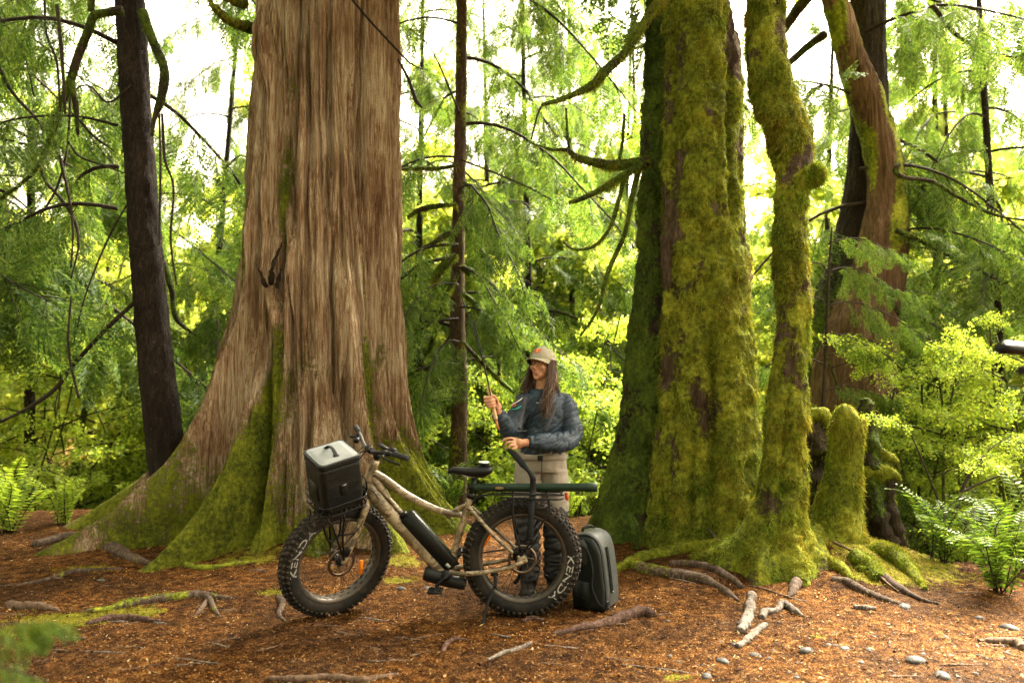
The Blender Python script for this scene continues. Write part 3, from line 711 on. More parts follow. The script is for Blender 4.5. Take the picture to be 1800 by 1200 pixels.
# broad mossy trunk
def lob6(al, th, V0, rad):
    d = np.angle(np.exp(1j * (th - R(252)))); z = V0[..., 2]
    # frames(): angle 0 points along the first normal; the camera side is found from the surface direction itself
    return 0 * z
def lob_cam(cracks, lobes=()):
    def f(al, th, V0, rad):
        c = V0.mean(1, keepdims=True); ang = np.degrees(np.arctan2(V0[..., 1] - c[..., 1], V0[..., 0] - c[..., 0])) % 360; z = V0[..., 2]; d = np.zeros_like(ang)
        for (a0, z0, z1, dp, wd) in cracks:
            dd = (ang - a0 - 3 * noise(z * 2, a0, 0) + 180) % 360 - 180; d = d - dp * np.exp(-(dd / wd)**2) * sst(z0 - .3, z0 + .2, z) * (1 - sst(z1 - .4, z1 + .4, z))
        for (a0, wd, A, hs) in lobes:
            dd = (ang - a0 + 180) % 360 - 180; d = d + A * np.exp(-np.abs(dd / wd)**1.8) * np.exp(-np.maximum(z - .2, 0) / hs)
        return d
    return f
def moss_tm(V):
    f = fbm(V[:, 0] * 4, V[:, 1] * 4, V[:, 2] * 2.5, 4); m = .80 + 1.3 * f
    cx_ = np.interp(V[:, 2], [0, 1.5, 4.8], [P(1240, 960, 6.3)[0], P(1243, 667, 6.3)[0], P(1224, 0, 6.3)[0]]); r_ = .40 - .02 * V[:, 2]
    return m - .35 * sst(-.62, -1.0, (V[:, 0] - cx_) / r_) * sst(.8, 1.6, V[:, 2]) - .9 * sst(.5, .9, (V[:, 0] - cx_) / r_) * sst(4.0, 4.6, V[:, 2])
tm, arrm = mossy_trunk('mossy_maple_tree', 'broad straight trunk thickly covered in golden green moss, right of the angler', [(1212, -600, 48), (1218, -200, 52), (1224, 0, 57), (1234, 110, 66), (1233, 300, 67), (1237, 450, 72), (1242, 600, 76), (1243, 700, 79), (1242, 800, 80), (1240, 880, 83), (1238, 960, 92), (1236, 1030, 104)], 6.3, 230, 330, M_mossy, M_fuzz, 62000, 22, mossf=moss_tm,
    lob=lob_cam([(262, 0, 2.0, .10, 7), (238, 0, 1.3, .07, 6), (205, .3, 5, .05, 8), (300, 3.0, 4.6, .06, 6)], [(285, 22, .08, 1.5), (230, 18, .06, 1.2), (330, 20, .08, 1.0), (180, 20, .1, .8)]))
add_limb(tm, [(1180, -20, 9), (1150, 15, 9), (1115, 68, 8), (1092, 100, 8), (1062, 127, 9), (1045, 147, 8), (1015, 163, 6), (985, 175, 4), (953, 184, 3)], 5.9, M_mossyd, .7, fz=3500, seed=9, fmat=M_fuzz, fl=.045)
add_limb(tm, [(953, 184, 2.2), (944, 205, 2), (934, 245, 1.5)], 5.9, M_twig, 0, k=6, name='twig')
# crooked mossy tree
tc, arrc = mossy_trunk('crooked_mossy_tree', 'slim crooked trunk furred with moss, bent to the right with a round burl', [(1335, -500, 30), (1342, -180, 31), (1345, 0, 31), (1350, 95, 33), (1362, 170, 37), (1385, 230, 37), (1395, 290, 32), (1391, 345, 27), (1389, 430, 29), (1394, 500, 30), (1393, 560, 27), (1389, 650, 29), (1381, 750, 33), (1374, 840, 37), (1364, 905, 45), (1358, 950, 62), (1352, 990, 86), (1350, 1050, 112)], 5.6, 140, 330, M_mossy, M_fuzz, 60000, 23,
    rough=[(.035, 3, 2.2), (.040, 10, 7), (.020, 26, 20)], lob=lob_cam([(250, .55, 1.6, .035, 10)], [(195, 12, .11, .2), (240, 11, .10, .2), (285, 12, .08, .2), (335, 12, .12, .2), (80, 20, .1, .3)]), fl=.032)
mb = MB().ell(P(1429, 307, 5.55), (.085, .085, .10), k=40, n=26)
Vb, Qb, Tb, _, _ = mb.arrays(); Vb = Vb + .02 * fbm(Vb[:, 0] * 14, Vb[:, 1] * 14, Vb[:, 2] * 14)[:, None] * (Vb - Vb.mean(0)) / .085
o = link('burl', make_mesh('burl', Vb, Qb, Tb), M_mossy, tc); set_moss(o, np.full(len(Vb), .95)); add_fuzz(tc, (Vb, Qb, Tb), np.ones(len(Vb)), 3500, .034, .003, 31, M_fuzz, down=.6)
# stump
ts, arrs = mossy_trunk('mossy_stump', 'broken-off stump wrapped in bright moss, right of the crooked tree', [(1500, 722, 5), (1497, 724, 17), (1493, 729, 24), (1491, 745, 28), (1487, 790, 28), (1480, 850, 32), (1471, 905, 42), (1464, 945, 58), (1460, 975, 80), (1460, 1020, 105)], 6.0, 110, 120, M_mossy, M_fuzz, 26000, 24, rough=[(.02, 4, 3), (.016, 16, 12)], fl=.034, mossf=lambda V: 1.0 + .35 * fbm(V[:, 0] * 5, V[:, 1] * 5, V[:, 2] * 4, 3))
ts['category'] = 'stump'
# gnarled dead wood behind the stump
def gnarl():
    t = thing('rotten_stump', 'dark rotten stump with mossy knobs behind the bright mossy stump', 'stump', (P(1545, 930, 6.5)[0], 6.5, .0))
    for rows, Y, m in [([(1518, 700, 5), (1524, 725, 14), (1525, 780, 24), (1530, 850, 26), (1540, 920, 26), (1560, 990, 26)], 6.45, .45), ([(1565, 830, 9), (1562, 860, 10), (1572, 920, 12), (1590, 980, 10), (1610, 1010, 9)], 6.4, .3), ([(1440, 725, 10), (1440, 750, 20), (1435, 790, 30), (1430, 860, 32), (1425, 930, 34)], 6.5, .3),
                       ([(1518, 838, 8), (1540, 828, 14), (1568, 832, 8), (1580, 845, 3)], 6.35, .9), ([(1418, 738, 5), (1436, 726, 12), (1455, 738, 12), (1462, 762, 5)], 6.45, .9), ([(1535, 790, 6), (1555, 800, 9), (1578, 812, 4)], 6.4, .8)]:
        add_limb(t, rows, Y, M_mossy if m > .5 else M_mossyd, m, k=24, n=40, rough=(1.3, 7, 7), fz=1800 if m > .5 else 900, seed=int(rows[0][1]), name='knob' if m > .5 else 'trunk', down=.8)
gnarl()
# leaning double cedar on the right
def forked():
    t = thing('forked_cedar_tree', 'double trunked cedar at right, a reddish stem leaning against a dark upright one', 'tree', P(1500, 900, 9.0))
    def tr(rows, mat, ms, seed, Y=9.0):
        pts, rad = path_px(rows, Y); V, Q, T = limb(pts, rad, 100, 200, rough=[(.06, 3, .5), (.035, 12, 1.2), (.018, 30, 3)], seed=seed)
        o = link('trunk', make_mesh('trunk', V, Q, T), mat, t); set_moss(o, ms(V)); return V
    tr([(1425, -400, 17), (1452, -80, 19), (1474, 20, 21), (1500, 110, 24), (1533, 205, 28), (1554, 285, 32), (1560, 345, 35), (1550, 430, 42), (1530, 520, 52), (1505, 620, 62), (1495, 800, 80), (1490, 950, 95)], M_cedar2, lambda V: .12 + .7 * sst(-.1, .6, noise(V[:, 0] * 4, V[:, 1] * 4, V[:, 2])) * (V[:, 0] > P(1500, 300, 9)[0] - .35 * (V[:, 2] - 2.5)), 5)
    tr([(1524, -400, 26), (1526, -100, 28), (1527, 60, 29), (1528, 200, 32), (1524, 330, 38), (1514, 430, 46), (1500, 520, 60), (1485, 640, 70), (1478, 900, 85)], M_dark, lambda V: .1 + .5 * sst(4, 2, V[:, 2]), 6, 9.35)
    L = lambda rows, Y=8.7, m=.4, **k_: add_limb(t, rows, Y, M_mossyd, m, **k_)
    L([(1580, 290, 5), (1572, 300, 4), (1590, 312, 4), (1640, 320, 3.5), (1690, 350, 3), (1750, 378, 2.5), (1810, 388, 2)], 8.5)
    L([(1575, 405, 5), (1610, 420, 4), (1650, 440, 3), (1710, 470, 2.5), (1760, 495, 2)], 8.6)
    L([(1555, 500, 6), (1575, 540, 5), (1592, 570, 3)], 8.5)
    L([(1640, 10, 4), (1680, 60, 3.5), (1740, 92, 3), (1810, 105, 2.5)], 8.0, m=0)
    L([(1450, 60, 8), (1410, 90, 7), (1370, 130, 6), (1330, 190, 5)], 9.3); L([(1440, -30, 11), (1400, 20, 10), (1370, 60, 8), (1335, 90, 6)], 9.5)
    L([(1445, 150, 4), (1420, 170, 4), (1405, 230, 3), (1390, 300, 3)], 8.9)
    rs = np.random.RandomState(6)
    for q in range(12):
        z = 2.4 + .45 * q; place(L_CON[q % 4], 'bough', t, (4.5 + .1 * rs.normal(), 9.0, z), [0, 40, -40, 160, -20, 15, 200, 60, -55, 0, 30, 140][q], 10 - 20 * rs.rand(), rs.normal() * 14, .9 + .3 * rs.rand())
M_cedar3 = bark_mat('hemlock_bark', [(.25, (.016, .010, .007)), (.5, (.055, .034, .021)), (.75, (.13, .085, .055))], (26, 26, 5), moss_stops=MOSS, bs=.8, bd=.012)
M_cedar2 = bark_mat('young_cedar_bark', [(.25, (.030, .015, .009)), (.5, (.095, .054, .030)), (.75, (.19, .12, .075))], (22, 22, 1.0), moss_stops=MOSS, bs=.8, bd=.015)
forked()
# slim hemlock in the middle distance
def mid_hemlock():
    pts, rad = path_px([(816, -500, 7), (813, -150, 9), (811, 100, 10), (808, 300, 11), (805, 440, 12), (804, 560, 13), (808, 680, 14), (806, 780, 15), (803, 900, 17), (802, 960, 19)], 8.6)
    t = thing('slim_hemlock_tree', 'slim straight conifer with mossy drooping limbs between the giant cedar and the angler', 'tree', pts[-1])
    V, Q, T = limb(pts, rad, 36, 220, rough=[(.012, 14, 6), (.008, 40, 20)], seed=8); o = link('trunk', make_mesh('trunk', V, Q, T), M_cedar3, t); set_moss(o, .25 + .5 * noise(V[:, 0] * 5, 1, V[:, 2] * 2))
    for rows, fz in [([(812, 470, 6), (835, 483, 8), (865, 505, 8), (893, 540, 8), (920, 575, 6), (945, 610, 4)], 1800), ([(812, 515, 4), (835, 535, 6), (858, 575, 6), (874, 615, 5), (878, 660, 3)], 1000), ([(802, 448, 5), (785, 460, 8), (770, 480, 8), (762, 495, 4)], 900),
                     ([(803, 360, 3), (770, 362, 5), (740, 368, 5), (716, 382, 3)], 500), ([(815, 320, 3), (845, 350, 4), (870, 390, 4), (890, 430, 3), (920, 460, 2)], 400), ([(803, 405, 3), (780, 415, 5), (760, 428, 4), (735, 440, 2)], 400), ([(814, 380, 3), (830, 420, 6), (850, 450, 6), (868, 480, 3)], 500),
                     ([(806, 290, 3), (770, 296, 4), (735, 296, 4), (700, 298, 3)], 300), ([(812, 600, 3), (850, 640, 4), (880, 670, 4), (905, 690, 3)], 400), ([(808, 280, 2), (860, 300, 2), (930, 330, 1.6), (985, 360, 1.2)], 0), ([(808, 200, 2), (760, 90, 1.6), (720, 50, 1.4)], 0),
                     ([(805, 480, 3), (775, 540, 5), (760, 600, 4), (740, 640, 2)], 400), ([(800, 690, 3), (760, 650, 4), (730, 660, 3)], 0)]:
        add_limb(t, rows, 8.4, M_mossyd if fz else M_twig, .6 if fz else 0, k=8, n=30, fz=fz, seed=int(rows[1][0]), fmat=M_fuzz, fl=.06, down=2.0)
    rs = np.random.RandomState(12)
    for q in range(15):
        z = 1.7 + .42 * q; place(L_CON[q % 4], 'bough', t, (pts[3][0], 8.6, z), [20, 160, -30, 210, 70, -70, 180, 0, 120, 40, 200, -10, 150, 30, 190][q], 8 - 20 * rs.rand(), rs.normal() * 14, .75 + .3 * rs.rand())
    for q, (py, yaw, s_) in enumerate([(430, 195, .75), (500, 225, .7), (560, 185, .8), (600, 250, .6), (640, 200, .75), (700, 170, .7), (470, 300, .6), (540, 330, .6)]): place(L_CON[(q + 1) % 4], 'bough', t, P(806, py, 8.4), yaw, -8 - 14 * rs.rand(), rs.normal() * 12, s_)
mid_hemlock()

def crown(t, x, y, z0, z1, n, seed, s0, library=None, name='leafy_branch', spread=.3):  # fills crowns above the view, added to shade the foreground
    rs = np.random.RandomState(seed)
    for q in range(n):
        place((library or L_MAP)[q % 4], name, t, (x + rs.normal() * spread, y + rs.normal() * spread, z0 + (z1 - z0) * rs.rand()), rs.rand() * 360, 20 * rs.rand() - 5, rs.normal() * 20, s0 * (.8 + .5 * rs.rand()))
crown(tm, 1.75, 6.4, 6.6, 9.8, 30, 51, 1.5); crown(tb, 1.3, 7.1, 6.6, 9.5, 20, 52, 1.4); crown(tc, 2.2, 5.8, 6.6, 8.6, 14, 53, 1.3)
crown(G_CEDAR, -2.0, 7.4, 7.6, 12, 30, 54, 1.4, L_CON, 'bough', .2)
# ------------------------------------------------------------------ trees of the background
_LM = [(0, 'the left edge'), (250, 'the slim dark trunk'), (560, 'the giant cedar'), (806, 'the slim straight conifer'), (960, 'the person'), (1110, 'the shade-toned mossy trunk'), (1245, 'the broad mossy trunk'), (1385, 'the crooked tree'), (1510, 'the forked cedar'), (1790, 'the right edge')]
_USED = {}
def where(head, px, Y):
    """a label that tells a background plant by the landmark it shows beside, and by how deep it stands"""
    l, nm = min(_LM, key=lambda q: abs(q[0] - px)); rel = 'straight behind' if abs(px - l) < 35 and 0 < l < 1790 else ('just left of' if px < l else 'just right of')
    if l in (0, 1790): rel = 'by' if 0 <= px <= 1800 else 'cut by'
    dep = 'near' if Y < 9.9 else 'middle distance' if Y < 14 else 'distant' if Y < 18 else 'farthest'
    s = head % dep + ' ' + rel + ' ' + nm; _USED[s] = _USED.get(s, 0) + 1
    return s if _USED[s] == 1 else s + (', the deeper one' if _USED[s] == 2 else ', the deepest one')
def bg_conifer(px, Y, h, seed, label, group, library, r=.08, z0=-1.5, first=.8, n=24, s0=1.2):
    rs = np.random.RandomState(seed); b = P(px, 700, Y); zb = float(H(b[0], Y)) - .1
    t = thing('conifer_tree', label, 'tree', (b[0], Y, zb), group)
    lean = rs.normal(size=2) * .02; pts = [(b[0] + lean[0] * z, Y + lean[1] * z, zb + z) for z in np.linspace(0, h, 7)]
    V, Q, T = limb(pts, np.linspace(r, .02, 7), 14, 40, rough=(.01, 8, 4), seed=seed); o = link('trunk', make_mesh('trunk', V, Q, T), M_dark, t); set_moss(o, .3 + 0 * V[:, 0])
    for q in range(n):
        f = (q + rs.rand()) / n; z = first + f * (h - first); yaw = q * 137.5 + rs.normal() * 20
        place(library[rs.randint(len(library))], 'bough', t, (b[0] + lean[0] * z, Y + lean[1] * z, zb + z), yaw, 14 - 22 * rs.rand(), rs.normal() * 15, s0 * (1.15 - .75 * f) * (.85 + .3 * rs.rand()))
    return t
def bg_maple(px, Y, h, seed, label, group, n=34, r=.09, first=1.0, s0=1.3, library=None, base=None, cat='tree', name='maple_tree'):
    rs = np.random.RandomState(seed); b = P(px, 700, Y); zb = float(H(b[0], Y)) - .1; library = library or L_MAP
    t = thing(name, label, cat, (b[0], Y, zb), group); stems = []
    for q in range(3):
        top = np.array([b[0] + rs.normal() * h * .16, Y + rs.normal() * h * .12, zb + h * (.75 + .25 * rs.rand())]); mid = (top + [b[0], Y, zb]) / 2 + rs.normal(size=3) * .06 * h
        pts = spline(np.array([[b[0] + rs.normal() * r, Y + rs.normal() * r, zb], mid, top]), 8); stems.append(pts)
        V, Q, T = limb(pts, np.linspace(r, .01, 8), 9, 24, rough=(.01, 6, 4), seed=seed + q); o = link('stem', make_mesh('stem', V, Q, T), M_twig, t); set_moss(o, .5 + 0 * V[:, 0])
    for q in range(n):
        st = spline(stems[q % 3], 40); f = rs.rand()**.8; p = st[int((.12 + .87 * f) * 39)]
        if p[2] - zb < first: p = st[int(np.clip(np.searchsorted(st[:, 2], zb + first), 0, 39))]
        place(library[rs.randint(len(library))], 'leafy_branch', t, p, rs.rand() * 360, 25 * rs.rand() - 8, rs.normal() * 25, s0 * (1.1 - .5 * f) * (.8 + .4 * rs.rand()))
    return t
gA = 'dark conifers in the forest behind'
for k_, (px, Y, h) in enumerate([(60, 10.0, 11), (345, 12.5, 13), (1640, 11.0, 12), (1770, 9.6, 11), (1010, 13.0, 12), (-90, 8.8, 10), (1430, 13.5, 13), (730, 11.0, 11), (940, 11.5, 12), (1130, 15, 13), (540, 13, 12), (870, 15.5, 15), (1085, 17, 15), (1690, 15, 15)]):
    bg_conifer(px, Y, h, 100 + k_, where('%s dark green conifer with drooping boughs', px, Y), gA, L_CON, first=2.8 if px < 100 else .8, n=34)
gB = 'sunlit-toned conifers deeper in the forest'
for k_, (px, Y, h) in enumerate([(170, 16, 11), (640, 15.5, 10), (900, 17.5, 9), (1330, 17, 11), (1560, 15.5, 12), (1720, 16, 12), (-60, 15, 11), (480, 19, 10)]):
    bg_conifer(px, Y, h, 120 + k_, where('%s pale conifer with painted-in sunlight', px, Y), gB, L_CONB, n=26, s0=1.5)
gC = 'yellow green maples behind'
for k_, (px, Y, h) in enumerate([(110, 13, 8.0), (310, 17, 8.5), (740, 12.5, 6.5), (880, 14.5, 7.0), (1060, 11.5, 7.5), (1370, 12.5, 8.5), (1600, 13, 9), (1740, 12, 8.5), (1480, 17, 9.5), (560, 15, 8), (-20, 19, 9), (1240, 16, 9), (980, 21, 9), (1860, 15, 9), (700, 21, 9), (830, 18, 12), (1010, 17, 12), (400, 14, 10), (1650, 18, 12), (1400, 20, 13), (200, 20, 12)]):
    bg_maple(px, Y, h, 140 + k_, where('%s yellow green maple with painted-in glow', px, Y), gC)
# low understory: young vine maples close behind the mound and along the left bank
gD = 'vine maple thickets'
for k_, (px, Y, h) in enumerate([(1570, 7.8, 2.0), (1660, 7.2, 1.9), (1750, 7.8, 2.1), (1630, 8.8, 2.3), (1730, 9.4, 2.6), (1480, 8.4, 1.8), (1830, 7.2, 1.8)]):
    bg_maple(px, Y, h + 1.2, 170 + k_, where('%s airy vine maple bush', px, Y), gD, n=20, r=.014, first=.5, s0=1.0, library=L_VIN, cat='bush', name='vine_maple_bush')
gE = 'low leafy bushes on the bank'
for k_, (px, Y, h) in enumerate([(40, 9.5, 2.4), (180, 10.5, 2.6), (-60, 10.5, 3), (300, 11.5, 3), (860, 9.8, 2.4), (1010, 9.2, 2.2), (940, 11, 2.8), (780, 10.6, 2.6), (1080, 10.5, 3.0), (1360, 9.6, 3.2)]):
    bg_maple(px, Y, h + 1, 190 + k_, where('%s low leafy bush on the bank', px, Y), gE, n=26, r=.014, first=.4, s0=1.25, library=L_VIN, cat='bush', name='leafy_bush')
# far-off wood, one mass
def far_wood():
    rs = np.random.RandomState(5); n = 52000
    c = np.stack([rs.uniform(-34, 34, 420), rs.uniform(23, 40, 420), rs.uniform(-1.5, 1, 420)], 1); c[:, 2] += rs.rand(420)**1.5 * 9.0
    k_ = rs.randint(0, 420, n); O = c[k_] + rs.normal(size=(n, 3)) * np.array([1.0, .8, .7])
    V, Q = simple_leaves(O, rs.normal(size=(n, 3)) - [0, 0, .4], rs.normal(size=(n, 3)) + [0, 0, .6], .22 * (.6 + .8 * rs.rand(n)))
    o = link('far_wood', make_mesh('far_wood', V, Q, smooth=False), M_far); o['kind'] = 'stuff'; o['label'] = 'far-off wood behind all the trees, haze painted into its pale leaves'; o['category'] = 'wood'
far_wood()

# unseen conifers added behind and beside the photographer to shade the clearing
for k_, (x, y, h) in enumerate([(-6, -3, 15), (-9, 2, 15), (-3, -6, 16), (1, -8, 16), (-12, -6, 17), (5, -7, 16), (-7, -10, 18), (9, -3, 15)]):
    rs_ = np.random.RandomState(300 + k_); zb = float(H(x, y)) - .1; t = thing('conifer_tree', 'tall unseen conifer added behind the clearing for its shade', 'tree', (x, y, zb), 'unseen shade conifers added around the clearing')
    V, Q, T = limb([(x, y, zb + z) for z in np.linspace(0, h, 7)], np.linspace(.3, .03, 7), 14, 30, rough=(.02, 6, 3), seed=k_); o = link('trunk', make_mesh('trunk', V, Q, T), M_dark, t); set_moss(o, .3 + 0 * V[:, 0])
    for q in range(18):
        f = (q + rs_.rand()) / 18; z = 2.5 + f * (h - 2.5); place(L_CON[rs_.randint(4)], 'bough', t, (x, y, zb + z), q * 137.5, 10 - 20 * rs_.rand(), rs_.normal() * 15, 2.2 * (1.15 - .7 * f))
# ------------------------------------------------------------------ fat-tyre bicycle
def camo_mat():
    m, t, b = base_mat('camouflage_paint'); v = texco(t); n1 = ntex(t, v, 9, 4, .6, .6); n2 = ntex(t, texco(t, (1, 1, 2.2)), 16, 4, .6, .8); n3 = ntex(t, v, 160, 2)
    r1 = ramp(t, [(.44, (.13, .095, .052)), (.47, (.24, .185, .115)), (.56, (.28, .22, .14)), (.58, (.085, .062, .035))], n1)
    r2 = ramp(t, [(.57, (0, 0, 0)), (.60, (1, 1, 1))], n2); col = mix(t, r2.outputs[0], r1.outputs[0], (.055, .04, .024))
    t.links.new(col, b.inputs['Base Color']); b.inputs['Roughness'].default_value = .42; bump(t, b, n3, .1, .001); return m
M_camo = camo_mat()
M_rub = simple('tyre_rubber', (.0065, .0065, .006), .75, var=.5, scale=25, bmp=.4, dust=.28)
M_mud = simple('dusty_knob_rubber', (.014, .012, .010), .8, var=.9, scale=40, bmp=.3, dust=.5)
M_blk = simple('satin_black_metal', (.007, .007, .0075), .38, .3, scale=50)
M_plas = simple('black_plastic', (.006, .0065, .0065), .5, scale=60)
M_bat = simple('battery_case', (.005, .0055, .0055), .35, scale=30, bmp=.05)
M_rim = simple('rim_paint', (.055, .05, .043), .45, .4, scale=30, dust=.6)
M_steel = simple('brushed_steel', (.30, .29, .28), .35, 1.0, scale=60)
M_rotor = simple('rotor_steel', (.16, .12, .09), .4, 1.0, scale=60)
M_grip = simple('grip_rubber', (.016, .016, .0155), .7, scale=90, bmp=.5)
M_orng = simple('orange_reflector', (.85, .22, .01), .25, scale=90, bmp=.4)
M_white = simple('white_lettering', (.32, .32, .30), .6, var=.3, scale=60, dust=.3)
M_red = simple('red_lens', (.45, .05, .02), .3)
M_tube = simple('dark_green_tube', (.012, .028, .017), .45, scale=60, bmp=.3)
M_gold = simple('badge_bronze', (.20, .15, .07), .5, .5)
M_bag = simple('coated_bag_fabric', (.006, .0072, .007), .45, var=.3, scale=14, bmp=.35, bdist=.004, dust=.03)
M_lid = simple('grey_lid_fabric', (.20, .215, .22), .55, var=.08, scale=14, bmp=.15, bdist=.003)
M_seam = simple('dark_seam_fabric', (.012, .014, .014), .6, scale=60)
M_web = simple('black_webbing', (.005, .0062, .007), .75, scale=120, bmp=.6)

def text_mesh(s, size=1.0):
    cu = bpy.data.curves.new('lettering', 'FONT'); cu.body = s; cu.size = size; cu.align_x = 'CENTER'; cu.offset = .012 * size; cu.resolution_u = 3
    o = bpy.data.objects.new('lettering', cu); COL.objects.link(o); bpy.context.view_layer.update()
    me_ = bpy.data.meshes.new_from_object(o.evaluated_get(bpy.context.evaluated_depsgraph_get()))
    V = np.empty(len(me_.vertices) * 3); me_.vertices.foreach_get('co', V); V = V.reshape(-1, 3)
    me_.calc_loop_triangles(); T = np.empty(len(me_.loop_triangles) * 3, int); me_.loop_triangles.foreach_get('vertices', T)
    bpy.data.objects.remove(o); bpy.data.meshes.remove(me_); bpy.data.curves.remove(cu); return V, T.reshape(-1, 3)

RT, RB, HUBZ = .057, .314, .370
bike_p = G(918, 1081)
BIKE_LOC = Vector(bike_p); BIKE_ROT = (Matrix.Rotation(R(180), 3, 'Z') @ Matrix.Rotation(R(-1.5), 3, 'X')).to_euler()
bike = thing('fat_tyre_bicycle', 'camouflage painted fat-tyre electric bicycle parked on its kickstand before the giant cedar', 'bicycle', BIKE_LOC, local=True, rot=BIKE_ROT)
A0 = np.array([.955, 0, .95]); AX = np.array([-.309, 0, .951]); STEER = 40
SM = np.array(Matrix.Rotation(R(STEER), 3, Vector(AX)))
def steer(V): return (V - A0) @ SM.T + A0
ident = lambda V: V

def wheel(name, cx, f, txt_c, refl, seed, side=1):
    w_ = part_empty(name, bike); c = np.array([cx, 0, HUBZ]); rs = np.random.RandomState(seed)
    def B(mb, nm, mat, **k_): return mb.xform(f).build(nm, mat, w_, **k_)
    th = np.linspace(0, 2 * np.pi, 30, endpoint=False)
    prof = np.stack([RB + RT * np.cos(th) * 1.0, RT * 1.0 * np.sin(th) * (1 + .06 * np.cos(th))], 1)
    ty = MB().lathe(prof, 120, 'y', c, closed=True)
    kn = MB()
    for (ph, nn, sz) in [(-12, 66, (.016, .020, .012)), (12, 66, (.016, .020, .012)), (-36, 60, (.022, .016, .013)), (36, 60, (.022, .016, .013)), (-60, 60, (.016, .020, .011)), (60, 60, (.016, .020, .011))]:
        for i_ in range(nn):
            a = 2 * np.pi * (i_ + (.5 if ph > 0 else 0)) / nn; rr_ = RB + RT * math.cos(R(ph)); yy = RT * math.sin(R(ph))
            Mk = np.stack([[-math.sin(a), 0, math.cos(a)], np.array([-math.cos(a) * math.sin(R(ph)), math.cos(R(ph)), -math.sin(a) * math.sin(R(ph))]), [math.cos(a) * math.cos(R(ph)), math.sin(R(ph)), math.sin(a) * math.cos(R(ph))]], 1)
            kn.box(c + [rr_ * math.cos(a), yy, rr_ * math.sin(a)] + Mk[:, 2] * .003, np.array(sz) * (1 + .1 * rs.normal()), Mk)
    B(ty, 'tyre', M_rub); B(kn, 'tread', M_mud, smooth=False)['kind'] = 'stuff'
    B(MB().lathe([(.282, -.040), (.286, -.044), (.276, -.046), (.262, -.040), (.256, -.026), (.258, -.012), (.254, 0), (.258, .012), (.256, .026), (.262, .040), (.276, .046), (.286, .044), (.282, .040), (.270, .03), (.270, -.03)], 120, 'y', c, closed=True), 'rim', M_rim)
    cut = MB()
    for i_ in range(32):
        for yy in (-.019, .019):
            a = 2 * np.pi * (i_ + .5 * (yy > 0)) / 32; Mk = np.stack([[-math.sin(a), 0, math.cos(a)], [0, 1, 0], [math.cos(a), 0, math.sin(a)]], 1)
            cut.ell(c + np.array([.2565 * math.cos(a), yy, .2565 * math.sin(a)]), (.015, .009, .0025), Mk, 10, 4)
    B(cut, 'rim_cutouts', M_plas)['kind'] = 'stuff'
    hb = MB().lathe([(.0, -.075), (.012, -.075), (.012, -.055), (.034, -.05), (.034, -.044), (.02, -.038), (.02, .038), (.034, .044), (.034, .05), (.012, .055), (.012, .075), (0, .075)], 24, 'y', c)
    B(hb, 'hub', M_plas)
    sp = MB()
    for i_ in range(32):
        a = 2 * np.pi * i_ / 32; s_ = 1 if i_ % 2 else -1; a2 = a + (.45 if (i_ // 2) % 2 else -.45)
        sp.tube([c + [.033 * math.cos(a2), s_ * .047, .033 * math.sin(a2)], c + [.258 * math.cos(a), s_ * .012, .258 * math.sin(a)]], .0013, 4, cap=False)
    B(sp, 'spokes', M_blk)['kind'] = 'stuff'
    rotor = MB().lathe([(.092, .060), (.092, .0625), (.074, .0625), (.074, .060)], 60, 'y', c, closed=True)
    for i_ in range(6):
        a = 2 * np.pi * i_ / 6; rotor.tube([c + [.022 * math.cos(a - .5), .061, .022 * math.sin(a - .5)], c + [.05 * math.cos(a - .15), .061, .05 * math.sin(a - .15)], c + [.076 * math.cos(a), .061, .076 * math.sin(a)]], .004, 4, 6, rx=(1, .4))
    for i_ in range(30):
        a = 2 * np.pi * i_ / 30; rotor.ell(c + [(.083 + .004 * (i_ % 3 - 1)) * math.cos(a), .0615, (.083 + .004 * (i_ % 3 - 1)) * math.sin(a)], (.003, .0018, .003), None, 6, 4, m=1)
    B(rotor, 'disc_rotor', [M_rotor, M_plas])
    for (x, z, ang) in refl:
        B(MB().box(c + [x, 0, z], (.026, .02, .10), rot('Y', ang), .006), 'reflector', M_orng)
    # white block lettering on the near sidewall
    V, T = text_mesh('KENDA', 1.0); V[:, 0] -= V[:, 0].mean(); V[:, 1] -= .36
    ang = R(txt_c) + V[:, 0] / 3.4 * R(62); rad_ = RB - .006 + V[:, 1] * .058          # clockwise seen from the left side
    ss = np.clip((rad_ - RB) / RT, -.95, .95); yy = RT * np.sqrt(1 - ss**2) + .0012
    VV = c + np.stack([rad_ * np.cos(ang), yy, rad_ * np.sin(ang)], 1)
    B(MB().add(VV, None, T), 'lettering', M_white, smooth=False)
    return w_
# seen from its left the bike points left: local angle 0 = forward
wheel('rear_wheel', 0, ident, 180 + 26, [(.222, .115, -30)], 1)
wheel('front_wheel', 1.185, steer, 25, [(-.168, -.105, 0)], 2)

def bp(mb, nm, mat, f=ident, parent=None, **k_): return mb.xform(f).build(nm, mat, parent or bike, **k_)
